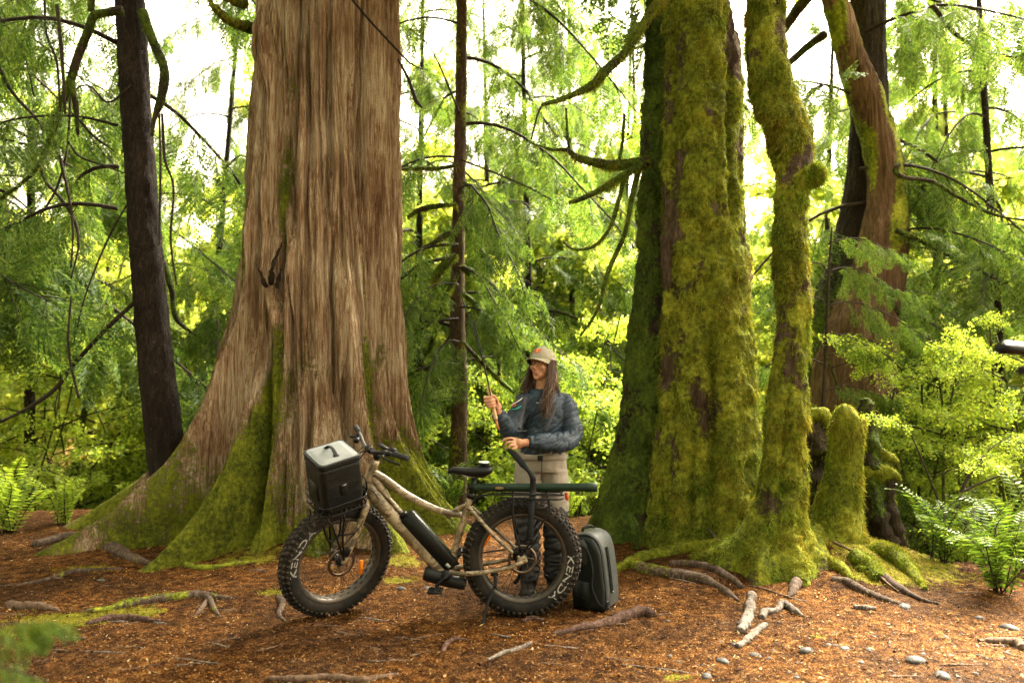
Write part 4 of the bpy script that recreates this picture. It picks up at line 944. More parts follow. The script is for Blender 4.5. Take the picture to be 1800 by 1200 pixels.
# frame
fr = MB()
fr.tube([(.94, 0, .985), (.965, 0, .91), (1.02, 0, .735)], (.026, .027, .027), 16, 8)                                     # head tube
fr.tube([(.955, 0, .90), (.88, 0, .86), (.76, 0, .775), (.62, 0, .70), (.50, 0, .655), (.385, 0, .635)], (.030, .028, .025, .023, .021, .020), 16, 40)
fr.tube([(.985, 0, .83), (.93, 0, .74), (.74, 0, .53), (.54, 0, .315), (.49, 0, .275)], (.040, .046, .046, .044, .038), 20, 30, rx=(1, .85))
fr.tube([(.475, 0, .27), (.43, 0, .42), (.365, 0, .64), (.335, 0, .745)], (.026, .022, .021, .021), 16, 16)                # seat tube
fr.tube([(.48, 0, .62), (.42, 0, .67), (.352, 0, .70)], (.014, .016, .014), 10, 12)                                       # gusset
fr.tube([(.97, 0, .93), (.93, 0, .84), (.85, 0, .745)], (.018, .03, .012), 12, 12)
for s_ in (-1, 1):
    fr.tube([(.34, s_ * .02, .69), (.29, s_ * .055, .64), (.15, s_ * .092, .50), (.02, s_ * .085, .385)], (.012, .013, .012, .011), 10, 24)
    fr.tube([(.46, s_ * .04, .285), (.38, s_ * .078, .285), (.24, s_ * .094, .30), (.10, s_ * .094, .325), (.0, s_ * .088, .362)], (.016, .016, .014, .013, .012), 10, 24)
    fr.box((.0, s_ * .088, .372), (.06, .012, .05), rot('Y', 20), .008)
bp(fr, 'frame', M_camo)
bp(MB().tube([(.335, 0, .745), (.325, 0, .772)], .026, 16), 'seat_clamp', M_blk)
bp(MB().tube([(.35, 0, .70), (.30, 0, .89)], .0155, 14), 'seat_post', M_blk)
# saddle: lofted
def saddle():
    mb = MB(); n = 16; k = 22; x = np.linspace(.475, .19, n); t = np.linspace(0, 1, n)
    wd = np.interp(t, [0, .08, .4, .7, .9, 1], [.012, .02, .032, .068, .078, .055]); zt = np.interp(t, [0, .1, .45, .8, 1], [.925, .944, .938, .955, .95]); hh = np.interp(t, [0, .15, .5, .8, 1], [.012, .02, .028, .034, .02])
    th = np.linspace(0, 2 * np.pi, k, endpoint=False); V = np.stack([x[:, None] + 0 * th, wd[:, None] * np.cos(th), zt[:, None] - hh[:, None] + hh[:, None] * np.sin(th) * np.where(np.sin(th) < 0, 1.3, 1)], -1).reshape(-1, 3)
    i = np.arange(n - 1)[:, None] * k; j = np.arange(k)[None]; j2 = (j + 1) % k
    Q = np.stack([i + j, i + k + j, i + k + j2, i + j2], -1).reshape(-1, 4); V = np.vstack([V, V[:k].mean(0), V[-k:].mean(0)]); jj = np.arange(k); jn = (jj + 1) % k
    T = np.vstack([np.stack([np.full(k, n*k), jj, jn], 1), np.stack([np.full(k, n*k+1), (n-1)*k + jn, (n-1)*k + jj], 1)])
    s_ = bp(mb.add(V, Q, T), 'saddle', M_plas)
    r = MB()
    for y in (-.022, .022): r.tube([(.42, y * .4, .915), (.36, y, .885), (.28, y, .882), (.22, y * 1.4, .905)], .004, 6, 16)
    r.box((.305, 0, .885), (.05, .04, .02), None, .006); r.build('saddle_rails', M_steel, s_)
saddle()
# battery on the down tube, drive unit, crank, pedals, chain side
dx = np.array([.54 - .93, 0, .315 - .74]); dx /= np.linalg.norm(dx); nz = np.cross(dx, [0, 1, 0]); nz = nz if nz[2] > 0 else -nz
Mb = np.stack([dx, [0, 1, 0], nz], 1); bc = np.array([.645, 0, .425]) + nz * .072
bat = bp(MB().box(bc, (.45, .088, .105), Mb, .016), 'battery', M_bat, smooth=False)
bp(MB().box(bc + dx * .19 - nz * .01 + [0, .0450, 0], (.030, .003, .020), Mb), 'label_plate', M_white, parent=bat, smooth=False)
bp(MB().box(bc - dx * .235 - nz * .012, (.03, .07, .05), Mb, .008), 'battery_latch', M_blk, parent=bat, smooth=False)
bp(MB().tube([(.935, 0, .835), (.83, 0, .715), (.755, 0, .632)], (.014, .016, .014), 10, 10, rx=(.8, 1.4)), 'cable_guard', M_camo)
mt = MB(); mt.tube([(.625, .02, .275), (.60, .02, .268), (.45, .02, .225), (.36, .02, .20)], (.036, .046, .044, .034), 20, 16); mt.tube([(.48, -.07, .27), (.48, .075, .27)], .03, 18)
bp(mt, 'drive_unit', M_plas)
bp(MB().tube([(.48, .06, .27), (.48, .095, .27)], (.020, .016), 12).tube([(.48, .09, .27), (.515, .10, .24), (.54, .105, .21)], (.012, .011, .011), 8, 10), 'crank_arm', M_blk)
bp(MB().tube([(.48, -.09, .27), (.40, -.10, .37)], (.012, .011), 8), 'crank_arm', M_blk)
for (x, y, z) in ((.54, .155, .205), (.40, -.15, .37)):
    pd = MB()
    for q in (-.038, .038): pd.box((x + q, y, z), (.012, .09, .018), None, .003)
    for q in (-.042, 0, .042): pd.box((x, y + q, z), (.08, .008, .016), None, .002)
    pd.tube([(x, y - .05, z), (x, y + .045, z)], .008, 8); bp(pd, 'pedal', M_plas, smooth=False)
chn = MB(); 
for dz0, dz1 in ((.075, .045), (-.075, -.05)): chn.tube([(.48, -.075, .27 + dz0), (.0, -.065, HUBZ + dz1)], .005, 5)
chn.lathe([(.08, -.072), (.08, -.078), (.0, -.078)], 40, 'y', (.48, 0, .27)); chn.lathe([(.05, -.060), (.05, -.03), (.06, -.03), (.06, -.025), (.0, -.025)], 32, 'y', (0, 0, HUBZ)); chn.tube([(-.0, -.075, .30), (.02, -.075, .22), (.05, -.075, .18)], .012, 8, 8)
bp(chn, 'drivetrain', M_blk)
ks = MB(); ks.box((.175, .098, .292), (.05, .02, .03), None, .005); ks.tube([(.17, .10, .285), (.168, .115, .235), (.175, .125, .215)], (.013, .012, .012), 10, 8); ks.tube([(.172, .122, .225), (.215, .17, .13), (.235, .20, .06), (.248, .225, .014)], (.010, .009, .009, .012), 10, 14); ks.ell((.17, .132, .222), (.010, .006, .010))
bp(ks, 'kickstand', M_blk)
bp(MB().box((.035, .088, .42), (.05, .03, .035), rot('Y', 40), .006), 'brake_caliper', M_blk, smooth=False)
# steered assembly
fk = MB()
for s_ in (-1, 1):
    fk.tube([(1.030, s_ * .03, .735), (1.035, s_ * .078, .72), (1.062, s_ * .082, .655), (1.12, s_ * .082, .50), (1.185, s_ * .082, HUBZ)], (.022, .024, .023, .019, .015), 12, 26)
fk.tube([(1.030, -.06, .735), (1.030, .06, .735)], .026, 12); fk.tube([(1.03, 0, .735), (.94, 0, 1.00)], .018, 12)
bp(fk, 'fork', M_camo, steer)
bp(MB().box((1.16, .088, .445), (.035, .03, .06), rot('Y', -20), .006), 'brake_caliper', M_blk, steer, smooth=False)
st = MB(); st.tube([(.94, 0, .985), (.925, 0, 1.035)], .022, 14); st.tube([(.930, 0, 1.02), (.985, 0, 1.062)], (.018, .018), 12); st.tube([(.985, -.028, 1.062), (.985, .028, 1.062)], .022, 14)
bp(st, 'stem', M_blk, steer)
hb = MB().tube([(.915, -.345, 1.105), (.95, -.22, 1.10), (.983, -.08, 1.068), (.985, 0, 1.062), (.983, .08, 1.068), (.95, .22, 1.10), (.915, .345, 1.105)], .0130, 12, 40)
hbo = bp(hb, 'handlebar', simple('grey_handlebar', (.075, .07, .072), .35, .5), steer)
for s_ in (-1, 1):
    bp(MB().tube([(.944, s_ * .235, 1.101), (.914, s_ * .352, 1.105)], (.017, .0175), 14), 'grip', M_grip, steer)
    lv = MB(); lv.box((.965, s_ * .205, 1.095), (.035, .03, .03), None, .006); lv.tube([(.98, s_ * .20, 1.092), (1.01, s_ * .22, 1.085), (.985, s_ * .30, 1.075), (.96, s_ * .35, 1.07)], (.008, .008, .006, .007), 8, 14)
    lv.tube([(.972, s_ * .18, 1.09), (1.01, s_ * .12, 1.085)], .009, 8)
    bp(lv, 'brake_lever', M_blk, steer)
bp(MB().box((.945, .10, 1.105), (.055, .085, .022), rot('Y', -28), .006).box((.965, .165, 1.09), (.04, .03, .03), None, .006), 'display', M_plas, steer, smooth=False)
bp(MB().box((.935, .215, 1.118), (.035, .045, .028), rot('Y', -20), .008).tube([(.93, .20, 1.10), (.93, .24, 1.10)], .022, 12), 'control_pod', M_plas, steer, smooth=False)
bp(MB().ell((1.01, -.14, 1.085), (.02, .02, .02)), 'bell', M_blk, steer)
# front rack with two rails round the bag
PIT = -9.0; RC = np.array([1.20, 0, .757]); Mr = rot('X', -4) @ rot('Y', -PIT)
def rk(p): return RC + Mr @ np.array(p, float)
def ring(z, hx, hy, r=.0055, c=.05, n=6):
    P_ = []
    for (sx, sy, a0) in ((1, 1, 0), (-1, 1, 90), (-1, -1, 180), (1, -1, 270)):
        for q in range(n + 1):
            a = R(a0 + 90 * q / n); P_.append(rk((sx * (hx - c) + c * math.cos(a), sy * (hy - c) + c * math.sin(a), z)))
    P_.append(P_[0]); return P_
fr_ = MB(); fr_.tube(ring(.06, .150, .155), .0055, 8, smoothpath=False); fr_.tube(ring(.0, .145, .150), .0055, 8, smoothpath=False)
for q in (-.08, 0, .08): fr_.tube([rk((-.145, q, 0)), rk((.145, q, 0))], .005, 6)
for q in (-.09, 0, .09): fr_.tube([rk((q, -.150, 0)), rk((q, .150, 0))], .005, 6)
for sx in (-.1, .1):
    for sy in (-1, 1): fr_.tube([rk((sx, sy * .15, 0)), rk((sx, sy * .155, .06))], .005, 6)
for s_ in (-1, 1):
    fr_.tube([rk((.03, s_ * .06, 0)), rk((.0, s_ * .10, -.06)), (1.20, s_ * .100, .60), (1.187, s_ * .098, .40)], (.007,) * 4, 8, 16)
    fr_.tube([rk((.12, s_ * .06, 0)), rk((.10, s_ * .10, -.06)), (1.26, s_ * .100, .62), (1.195, s_ * .098, .43)], (.006,) * 4, 8, 16)
    fr_.tube([rk((.02, s_ * .10, -.05)), rk((.05, s_ * .105, -.17)), rk((.12, s_ * .105, -.18)), rk((.14, s_ * .10, -.05))], .006, 8, 20)
    fr_.tube([(1.12, s_ * .09, .56), (1.22, s_ * .1, .575)], .006, 6)
fr_.tube([rk((-.14, 0, 0)), (1.03, 0, .76)], .008, 8)
bp(fr_, 'front_rack', M_blk, steer)
# cables
cb = MB()
for pts in [[(.98, .13, 1.08), (1.08, .08, 1.02), (1.06, .06, .85), (1.02, .06, .74), (1.02, .095, .62), (1.13, .098, .48)], [(.98, -.13, 1.08), (1.07, -.06, 1.0), (1.03, .03, .84), (.96, .06, .80), (.90, .05, .71)], [(.98, .05, 1.08), (1.05, .05, .98), (1.03, .05, .85), (.99, .055, .73), (.92, .055, .69)], [(.98, .1, 1.08), (1.10, .02, 1.00), (1.08, .05, .84), (1.05, .09, .73), (1.0, .08, .70), (.93, .06, .70)]]:
    cb.tube(pts, .0035, 6, 40)
bp(cb, 'cables', M_plas, lambda V: (V - A0) @ np.array(Matrix.Rotation(R(12), 3, Vector(AX))).T + A0)
# rear rack
rr_ = MB()
for s_ in (-1, 1):
    rr_.tube([(.325, s_ * .025, .70), (.28, s_ * .045, .755), (.21, s_ * .06, .778), (.10, s_ * .062, .778), (-.20, s_ * .062, .772), (-.265, s_ * .05, .772)], .0055, 8, 50)
    rr_.tube([(.14, s_ * .085, .762), (-.20, s_ * .085, .750), (-.26, s_ * .06, .752)], .0055, 8, 20)
    rr_.tube([(.06, s_ * .07, .772), (.055, s_ * .095, .60), (.01, s_ * .105, .43)], .007, 8, 14); rr_.tube([(.05, s_ * .07, .70), (-.16, s_ * .07, .69)], .005, 6)
    rr_.tube([(-.16, s_ * .07, .765), (-.17, s_ * .085, .69), (-.12, s_ * .098, .60), (-.01, s_ * .105, .43)], .007, 8, 18)
    rr_.tube([(.03, s_ * .098, .53), (.01, s_ * .104, .455), (-.05, s_ * .104, .455), (-.10, s_ * .098, .53)], .006, 8, 20)
for x in (.16, .05, -.06, -.17, -.25): rr_.tube([(x, -.062, .775), (x, .062, .775)], .005, 6)
bp(rr_, 'rear_rack', M_blk)
bp(MB().box((-.285, 0, .755), (.02, .08, .04), None, .006), 'tail_light', M_red, smooth=False)

def bike_thing(mb, nm, mat, label, cat, f=ident, smooth=True):
    o = mb.xform(f).build(nm, mat, None, smooth); o.location = BIKE_LOC; o.rotation_euler = BIKE_ROT; return tag(o, label, cat)
def bike_root(nm, label, cat): return thing(nm, label, cat, BIKE_LOC, local=True, rot=BIKE_ROT)
# rod tube on the rear rack
t = bike_root('rod_tube', 'long dark green rod tube lying along the rear rack of the bicycle', 'tube')
Zt = .8125
MB().lathe([(0, .31), (.024, .31), (.026, .306), (.0262, -.40), (.0292, -.402), (.0292, -.475), (.027, -.478), (0, -.478)], 28, 'x', (0, .005, Zt)).build('tube_body', M_tube, t)
MB().lathe([(0, .345), (.012, .345), (.017, .335), (.017, .311)], 20, 'x', (0, .005, Zt)).build('end_knob', M_blk, t)
bd = MB(); th = np.linspace(0, 2 * np.pi, 28, endpoint=False); bd_in = []
for (sx, sz, off, m_) in ((.040, .0155, .0005, 0), (.030, .009, .0012, 1)):
    x = .145 + sx * np.cos(th); zc = sz * np.sin(th); y = np.sqrt(.0262**2 - zc**2) + off + .005
    V = np.vstack([np.stack([x, y, Zt + zc], 1), [.145, .0262 + off + .005, Zt]]); bd.add(V, None, np.stack([np.full(28, 28), np.arange(28), (np.arange(28) + 1) % 28], 1), m=m_)
bd.build('badge', [M_plas, M_gold], t, smooth=False)
# small tin on the saddle
t = bike_root('round_tin', 'small round tin with a pale lid resting on the bicycle saddle', 'tin')
MB().lathe([(0, .957), (.034, .957), (.036, .960), (.036, .972), (0, .972)], 32, 'z', (.245, .01, 0)).build('tin_body', M_plas, t); MB().lathe([(.0, .978), (.032, .978), (.035, .974), (.035, .9722), (0, .9722)], 32, 'z', (.245, .01, 0)).build('tin_lid', simple('pale_tin', (.62, .66, .66), .3, .2), t)
# soft cooler bag in the front rack
t = bike_root('cooler_bag', 'square dark soft cooler bag with a pale grey lid strapped on the front rack', 'bag')
def rsq(hx, hy, z, c, n=8):
    out = []
    for (sx, sy, a0) in ((1, 1, 0), (-1, 1, 90), (-1, -1, 180), (1, -1, 270)):
        for q in range(n + 1):
            a = R(a0 + 90 * q / n); out.append((sx * (hx - c) + c * math.cos(a), sy * (hy - c) + c * math.sin(a), z))
    return np.array(out)
def stack(secs, cap0=True, cap1=True):
    mb = MB(); k = len(secs[0]); V = np.vstack(secs); n = len(secs); i = np.arange(n - 1)[:, None] * k; j = np.arange(k)[None]; j2 = (j + 1) % k
    Q = np.stack([i + j, i + j2, i + k + j2, i + k + j], -1).reshape(-1, 4); T = []; V = np.vstack([V, secs[0].mean(0), secs[-1].mean(0)]); jj = np.arange(k); jn = (jj + 1) % k
    if cap0: T.append(np.stack([np.full(k, n*k), jn, jj], 1))
    if cap1: T.append(np.stack([np.full(k, n*k+1), (n-1)*k + jj, (n-1)*k + jn], 1))
    return mb.add(V, Q, np.vstack(T) if T else None)
inr = lambda V: steer(V @ Mr.T + RC)
ZB = .045
hs = np.linspace(.006, .245 + ZB, 14)
def bulge(z): return .004 * math.sin((z - .006) / (.24 + ZB) * math.pi)
secs = [rsq(.118, .122, .006, .03)] + [rsq(.128 + bulge(z), .133 + bulge(z), z + .006, .035) + .0016 * np.random.RandomState(int(z * 1e4)).normal(size=3) for z in hs]
V = stack(secs); 
stack(secs).xform(inr).build('bag_body', M_bag, t)
inr2 = lambda V: inr(np.asarray(V) + [0, 0, ZB])
stack([rsq(.131, .136, .252, .036), rsq(.134, .139, .258, .037), rsq(.134, .139, .285, .037), rsq(.131, .136, .290, .036)]).xform(inr2).build('lid_band', M_bag, t)
for z in (.250, .288): MB().tube([inr2(p[None])[0] for p in np.vstack([rsq(.133, .138, z, .037), rsq(.133, .138, z, .037)[:1]])], .0042, 8, smoothpath=False).build('piping', M_seam, t)
lid = stack([rsq(.122, .127, .2905, .033), rsq(.122, .127, .2935, .033), rsq(.116, .121, .2955, .03), rsq(.112, .117, .2935, .03), rsq(.109, .114, .2965, .03), rsq(.08, .085, .2995, .02)]).xform(inr2).build('lid', M_lid, t)
rb = MB()
hp = [(.0, -.062, .299), (.0, -.05, .315), (.0, -.02, .330), (.0, .03, .328), (.0, .055, .312), (.0, .066, .299)]
rb.tube([inr2(np.array([p]))[0] for p in hp], .014, 8, 30, rx=(.22, 1))
rb.xform(lambda V: V).build('carry_handle', M_web, t)
for y in (-.068, .068): MB().box((0, 0, 0), (.036, .028, .010), None, .004).xform(lambda V: inr2(V + [0, y, .300])).build('handle_anchor', M_plas, t, smooth=False)
bk = MB(); bk.box((0, .1395, .15), (.045, .008, .075), None, .003); bk.box((0, .1445, .17), (.034, .006, .016), None, .002); bk.xform(inr).build('buckle', M_plas, t, smooth=False)
MB().box((0, .1480, .181), (.030, .002, .004)).xform(inr).build('buckle_clip', M_steel, t, smooth=False)
MB().box((.1345, 0, .13), (.006, .12, .11), None, .003).xform(inr).build('front_pocket', M_bag, t, smooth=False)
MB().tube([inr(np.array([p]))[0] for p in [(-.12, .08, .2), (-.16, .10, .14), (-.17, .08, .06), (-.15, .05, .0)]], .009, 8, 20, rx=(.3, 1)).build('side_strap', M_web, t)
# ------------------------------------------------------------------ the angler
PL = G(962, 1046); PS = 254.0
def L2(px, py, y): return PL + np.array([(px - 962) / PS, y, (1046 - py) / PS])
def remesh(mb, vox, smooth=6, name='tmp'):
    V, Q, T, _, _ = mb.arrays(); me_ = make_mesh(name, V, Q, T); o = bpy.data.objects.new(name, me_); COL.objects.link(o)
    m = o.modifiers.new('r', 'REMESH'); m.mode = 'VOXEL'; m.voxel_size = vox
    if smooth: s_ = o.modifiers.new('s', 'SMOOTH'); s_.iterations = smooth; s_.factor = .5
    bpy.context.view_layer.update(); e = bpy.data.meshes.new_from_object(o.evaluated_get(bpy.context.evaluated_depsgraph_get()))
    n = len(e.vertices); V = np.empty(n * 3); e.vertices.foreach_get('co', V); N = np.empty(n * 3); e.vertices.foreach_get('normal', N)
    e.calc_loop_triangles()
    lt = np.empty(len(e.polygons), int); e.polygons.foreach_get('loop_total', lt); li = np.empty(len(e.loops), int); e.loops.foreach_get('vertex_index', li)
    Q = li.reshape(-1, 4) if np.all(lt == 4) else None; T = None
    if Q is None: T = np.empty(len(e.loop_triangles) * 3, int); e.loop_triangles.foreach_get('vertices', T); T = T.reshape(-1, 3)
    bpy.data.objects.remove(o); bpy.data.meshes.remove(me_); bpy.data.meshes.remove(e)
    return V.reshape(-1, 3), N.reshape(-1, 3), Q, T
person = thing('person', 'person in dark jacket, tan waders and cap holding a rod behind the bicycle', 'person', PL)
M_skin = simple('skin', (.36, .185, .11), .5, var=.12, scale=40, bmp=.1, bdist=.001)
M_lip = simple('lips', (.30, .11, .08), .4, var=.1)
M_hair = leaf_mat('brown_hair', (.016, .008, .005), (.055, .027, .014), (.17, .09, .045), .1, .4, .4)
M_jack = simple('slate_nylon', (.020, .032, .048), .6, var=.25, scale=12, bmp=.5, bdist=.006)
M_wad = simple('tan_wader_fabric', (.22, .195, .16), .7, var=.15, scale=14, bmp=.4, bdist=.005)
M_wadd = simple('grey_wader_fabric', (.035, .036, .037), .6, var=.3, scale=14, bmp=.4, bdist=.005)
M_boot = simple('boot_leather', (.018, .016, .014), .6)
M_cap = simple('khaki_cap_cloth', (.23, .215, .16), .8, var=.12, scale=30, bmp=.4)
M_capd = simple('dark_brim_cloth', (.028, .028, .024), .8)
M_capc = bark_mat('camouflage_mesh', [(.3, (.06, .06, .04)), (.5, (.22, .2, .15)), (.7, (.4, .37, .3))], (45, 45, 45), bs=.2, bd=.002)
M_gray = simple('purple_grey_strap', (.050, .052, .062), .7, scale=120, bmp=.4)
# body under the clothes: head, neck, torso, arms, legs in one skin surface; hands are grown on separately shaped fingers
HC = L2(954, 638, -.02); HM = rot('Z', -36) @ rot('X', -5)
def h3(p): return HC + HM @ np.array(p, float)
hd = MB()
hd.ell(h3((0, .018, .025)), (.073, .090, .083), HM, 32, 20); hd.ell(h3((0, -.012, -.03)), (.060, .072, .066), HM, 28, 18); hd.ell(h3((0, -.035, -.072)), (.044, .046, .036), HM, 24, 14); hd.ell(h3((0, -.066, -.096)), (.017, .015, .015), HM, 16, 10)
for s_ in (-1, 1):
    hd.ell(h3((s_ * .036, -.060, -.022)), (.024, .020, .022), HM, 16, 10); hd.ell(h3((s_ * .029, -.074, .025)), (.026, .014, .010), HM, 16, 10)
    hd.ell(h3((s_ * .075, .012, -.01)), (.009, .018, .030), HM, 14, 10); hd.ell(h3((s_ * .011, -.088, -.038)), (.008, .010, .008), HM, 12, 8)
hd.tube([h3((0, -.076, .018)), h3((0, -.092, -.012)), h3((0, -.104, -.036))], (.008, .009, .011), 10, 10)
hd.ell(h3((0, -.081, -.061)), (.024, .010, .014), HM, 16, 10)
hd.tube([h3((0, .012, -.05)), h3((0, .022, -.11)), PL + [-.03, .01, 1.40]], (.052, .050, .062), 20, 10)
bt = lambda *p: PL + np.array(p)
hd.tube([bt(-.03, .01, 1.42), bt(-.025, .01, 1.30), bt(-.03, .01, 1.12), bt(-.04, .01, .95), bt(-.04, .01, .85)], (.055, .085, .085, .09, .08), 24, 16)
RA = [bt(-.17, -.03, 1.355), bt(-.255, -.15, 1.16), bt(-.352, -.26, 1.305)]; LA = [bt(.12, .02, 1.35), bt(.165, -.06, 1.095), bt(-.145, -.285, 1.085)]
for arm in (RA, LA): hd.tube([bt(-.03, .01, 1.36), *arm], (.045, .042, .034, .026), 14, 30)
for s_, x0, x1, y1 in ((-1, -.10, -.125, .0), (1, .04, .055, .05)): hd.tube([bt(-.04 + s_ * .08, .01, .90), bt(x0 - .02 if s_ < 0 else x0 + .02, y1 - .02, .50), bt(x1, y1, .09)], (.065, .045, .035), 16, 16)
def fingers(mb, chains, r=.0088):
    for c_ in chains: mb.tube([PL + np.array(p) for p in c_], [r * 1.08] + [r] * (len(c_) - 2) + [r * .82], 10, 14); mb.ell(PL + np.array(c_[-1]), (r * .85,) * 3, None, 10, 8)
# right hand closed round the cork grip
rodA, rodB = L2(877, 750, -.30) - PL, L2(865, 701, -.30) - PL; ra = (rodB - rodA); ra /= np.linalg.norm(ra); rx = np.array([1., 0, 0]) - ra * ra[0]; rx /= np.linalg.norm(rx); ry = np.cross(ra, rx)
if ry[1] > 0: ry = -ry
def rf(a, x, y): return tuple(rodB + ra * a + rx * x + ry * y)           # y>0 is toward the camera
ch = []
for k_, a in enumerate((.030, .009, -.012, -.032)):
    s_ = (1, 1.04, 1, .88)[k_]; ch.append([rf(a + .004, -.010, -.034), rf(a + .004, -.040 * s_, -.014), rf(a, -.034 * s_, .020), rf(a - .003, -.002, .028 * s_), rf(a - .004, .021 * s_, .014)])
ch.append([rf(-.030, .032, -.030), rf(.0, .036, -.006), rf(.028, .028, .014), rf(.040, .012, .022)])
fingers(hd, ch)
hd.ell(PL + np.array(rf(-.002, .008, -.034)), (.036, .017, .043), None, 18, 12); hd.tube([RA[2], PL + np.array(rf(-.045, .032, -.045)), PL + np.array(rf(-.01, .014, -.036))], (.028, .026, .026), 12, 10)
# left hand pinching the strap
ch = [[(-.222, -.305, 1.105), (-.262, -.325, 1.117), (-.295, -.328, 1.108), (-.318, -.322, 1.092)], [(-.226, -.322, 1.090), (-.266, -.346, 1.094), (-.290, -.345, 1.078), (-.296, -.332, 1.060)],
      [(-.222, -.330, 1.072), (-.258, -.352, 1.070), (-.276, -.346, 1.052), (-.274, -.330, 1.038)], [(-.214, -.328, 1.054), (-.244, -.346, 1.046), (-.256, -.338, 1.030), (-.252, -.324, 1.020)], [(-.190, -.275, 1.095), (-.232, -.278, 1.112), (-.265, -.290, 1.112), (-.296, -.304, 1.098)]]
fingers(hd, ch, .0085); hd.ell(bt(-.205, -.305, 1.080), (.038, .020, .036), None, 18, 12); hd.tube([LA[2], bt(-.175, -.295, 1.082), bt(-.205, -.305, 1.080)], (.028, .026, .024), 12, 8)
V, N_, Q, T = remesh(hd, .0049, 2)
link('body', make_mesh('body', V, Q, T), M_skin, person)
for s_ in (-1, 1):
    ew = MB().ell(h3((s_ * .030, -.0765, .006)), (.013, .008, .0055), HM, 16, 10).build('eye', simple('eye_white', (.55, .52, .48), .3, var=.05, bmp=0), person)
    MB().ell(h3((s_ * .030 - .001, -.0825, .006)), (.0058, .003, .0058), HM, 12, 8).build('iris', simple('dark_iris', (.02, .012, .008), .2, bmp=0), ew)
    MB().tube([h3((s_ * .012, -.0835, .021)), h3((s_ * .032, -.0838, .026)), h3((s_ * .050, -.072, .021))], (.003, .0036, .0018), 6, 10).build('eyebrow', M_hair, person)
    MB().tube([h3((s_ * .016, -.0815, .008)), h3((s_ * .030, -.0845, .0125)), h3((s_ * .045, -.076, .007))], (.0014, .0018, .0012), 5, 8).build('eyelash', M_hair, person)
MB().tube([h3((-.021, -.083, -.062)), h3((-.007, -.0915, -.0575)), h3((0, -.0915, -.059)), h3((.007, -.0915, -.0575)), h3((.021, -.083, -.062))], (.0015, .0042, .0038, .0042, .0015), 8, 20).tube([h3((-.019, -.083, -.065)), h3((0, -.0905, -.069)), h3((.019, -.083, -.065))], (.0015, .0055, .0015), 8, 16).build('lips', M_lip, person)
# hair: many wavy locks
def hair():
    rs = np.random.RandomState(3); mb = MB()
    for q in range(560):
        side = -1 if q % 5 < 2 else 1           # more on her left (image right)
        a = R(-28 + 118 * rs.rand()) if True else 0        # 0 = straight to the side, + = back
        st = np.array([side * .076 * math.cos(a), .012 + .092 * math.sin(a), .030 - .03 * rs.rand()])
        out = 1.02 + .14 * rs.rand()
        L_ = (.20 + .06 * rs.rand()) if side < 0 else (.26 + .14 * rs.rand()) * (1.0 if a < .6 else .8)
        wa, wf, wp = .006 + .009 * rs.rand()**2, 15 + 5 * rs.rand(), .9 * round(rs.rand() * 6)
        pts = []; n = 15
        endx = side * (.062 + .045 * rs.rand()) * out; endy = (.05 * math.sin(a) - (.055 + .05 * rs.rand()) * (1 if a < .7 else -.2))
        for i_ in range(n):
            t_ = i_ / (n - 1); z = st[2] - L_ * t_
            e = t_ ** 1.2
            x = st[0] * out * (1 + .10 * math.sin(t_ * math.pi)) * (1 - e) + endx * e; y = st[1] * out * (1 - e) + endy * e
            x += wa * t_ * math.sin(wf * L_ * t_ * 3 + wp); y += wa * t_ * math.cos(wf * L_ * t_ * 3 + wp)
            pts.append(h3((x, y, z)))
        mb.tube(pts, [.0019] * (n - 3) + [.0017, .0012, .0005], 4, 20, cap=False, rx=(1.6, .8))
    o = mb.build('hair', M_hair, person); o['kind'] = 'stuff'
    # base mass so that no scalp shows
    b = MB().ell(h3((0, .035, -.005)), (.083, .085, .085), HM, 28, 18); b.ell(h3((.035, .05, -.10)), (.065, .05, .09), HM, 20, 14); b.ell(h3((-.045, .03, -.07)), (.04, .045, .075), HM, 20, 14)
    V, N_, Q, T = remesh(b, .006, 6); V = V + N_ * (.006 * noise(V[:, 0] * 60, V[:, 1] * 60, V[:, 2] * 8))[:, None]; link('hair_mass', make_mesh('hair_mass', V, Q, T), M_hair, person)
hair()
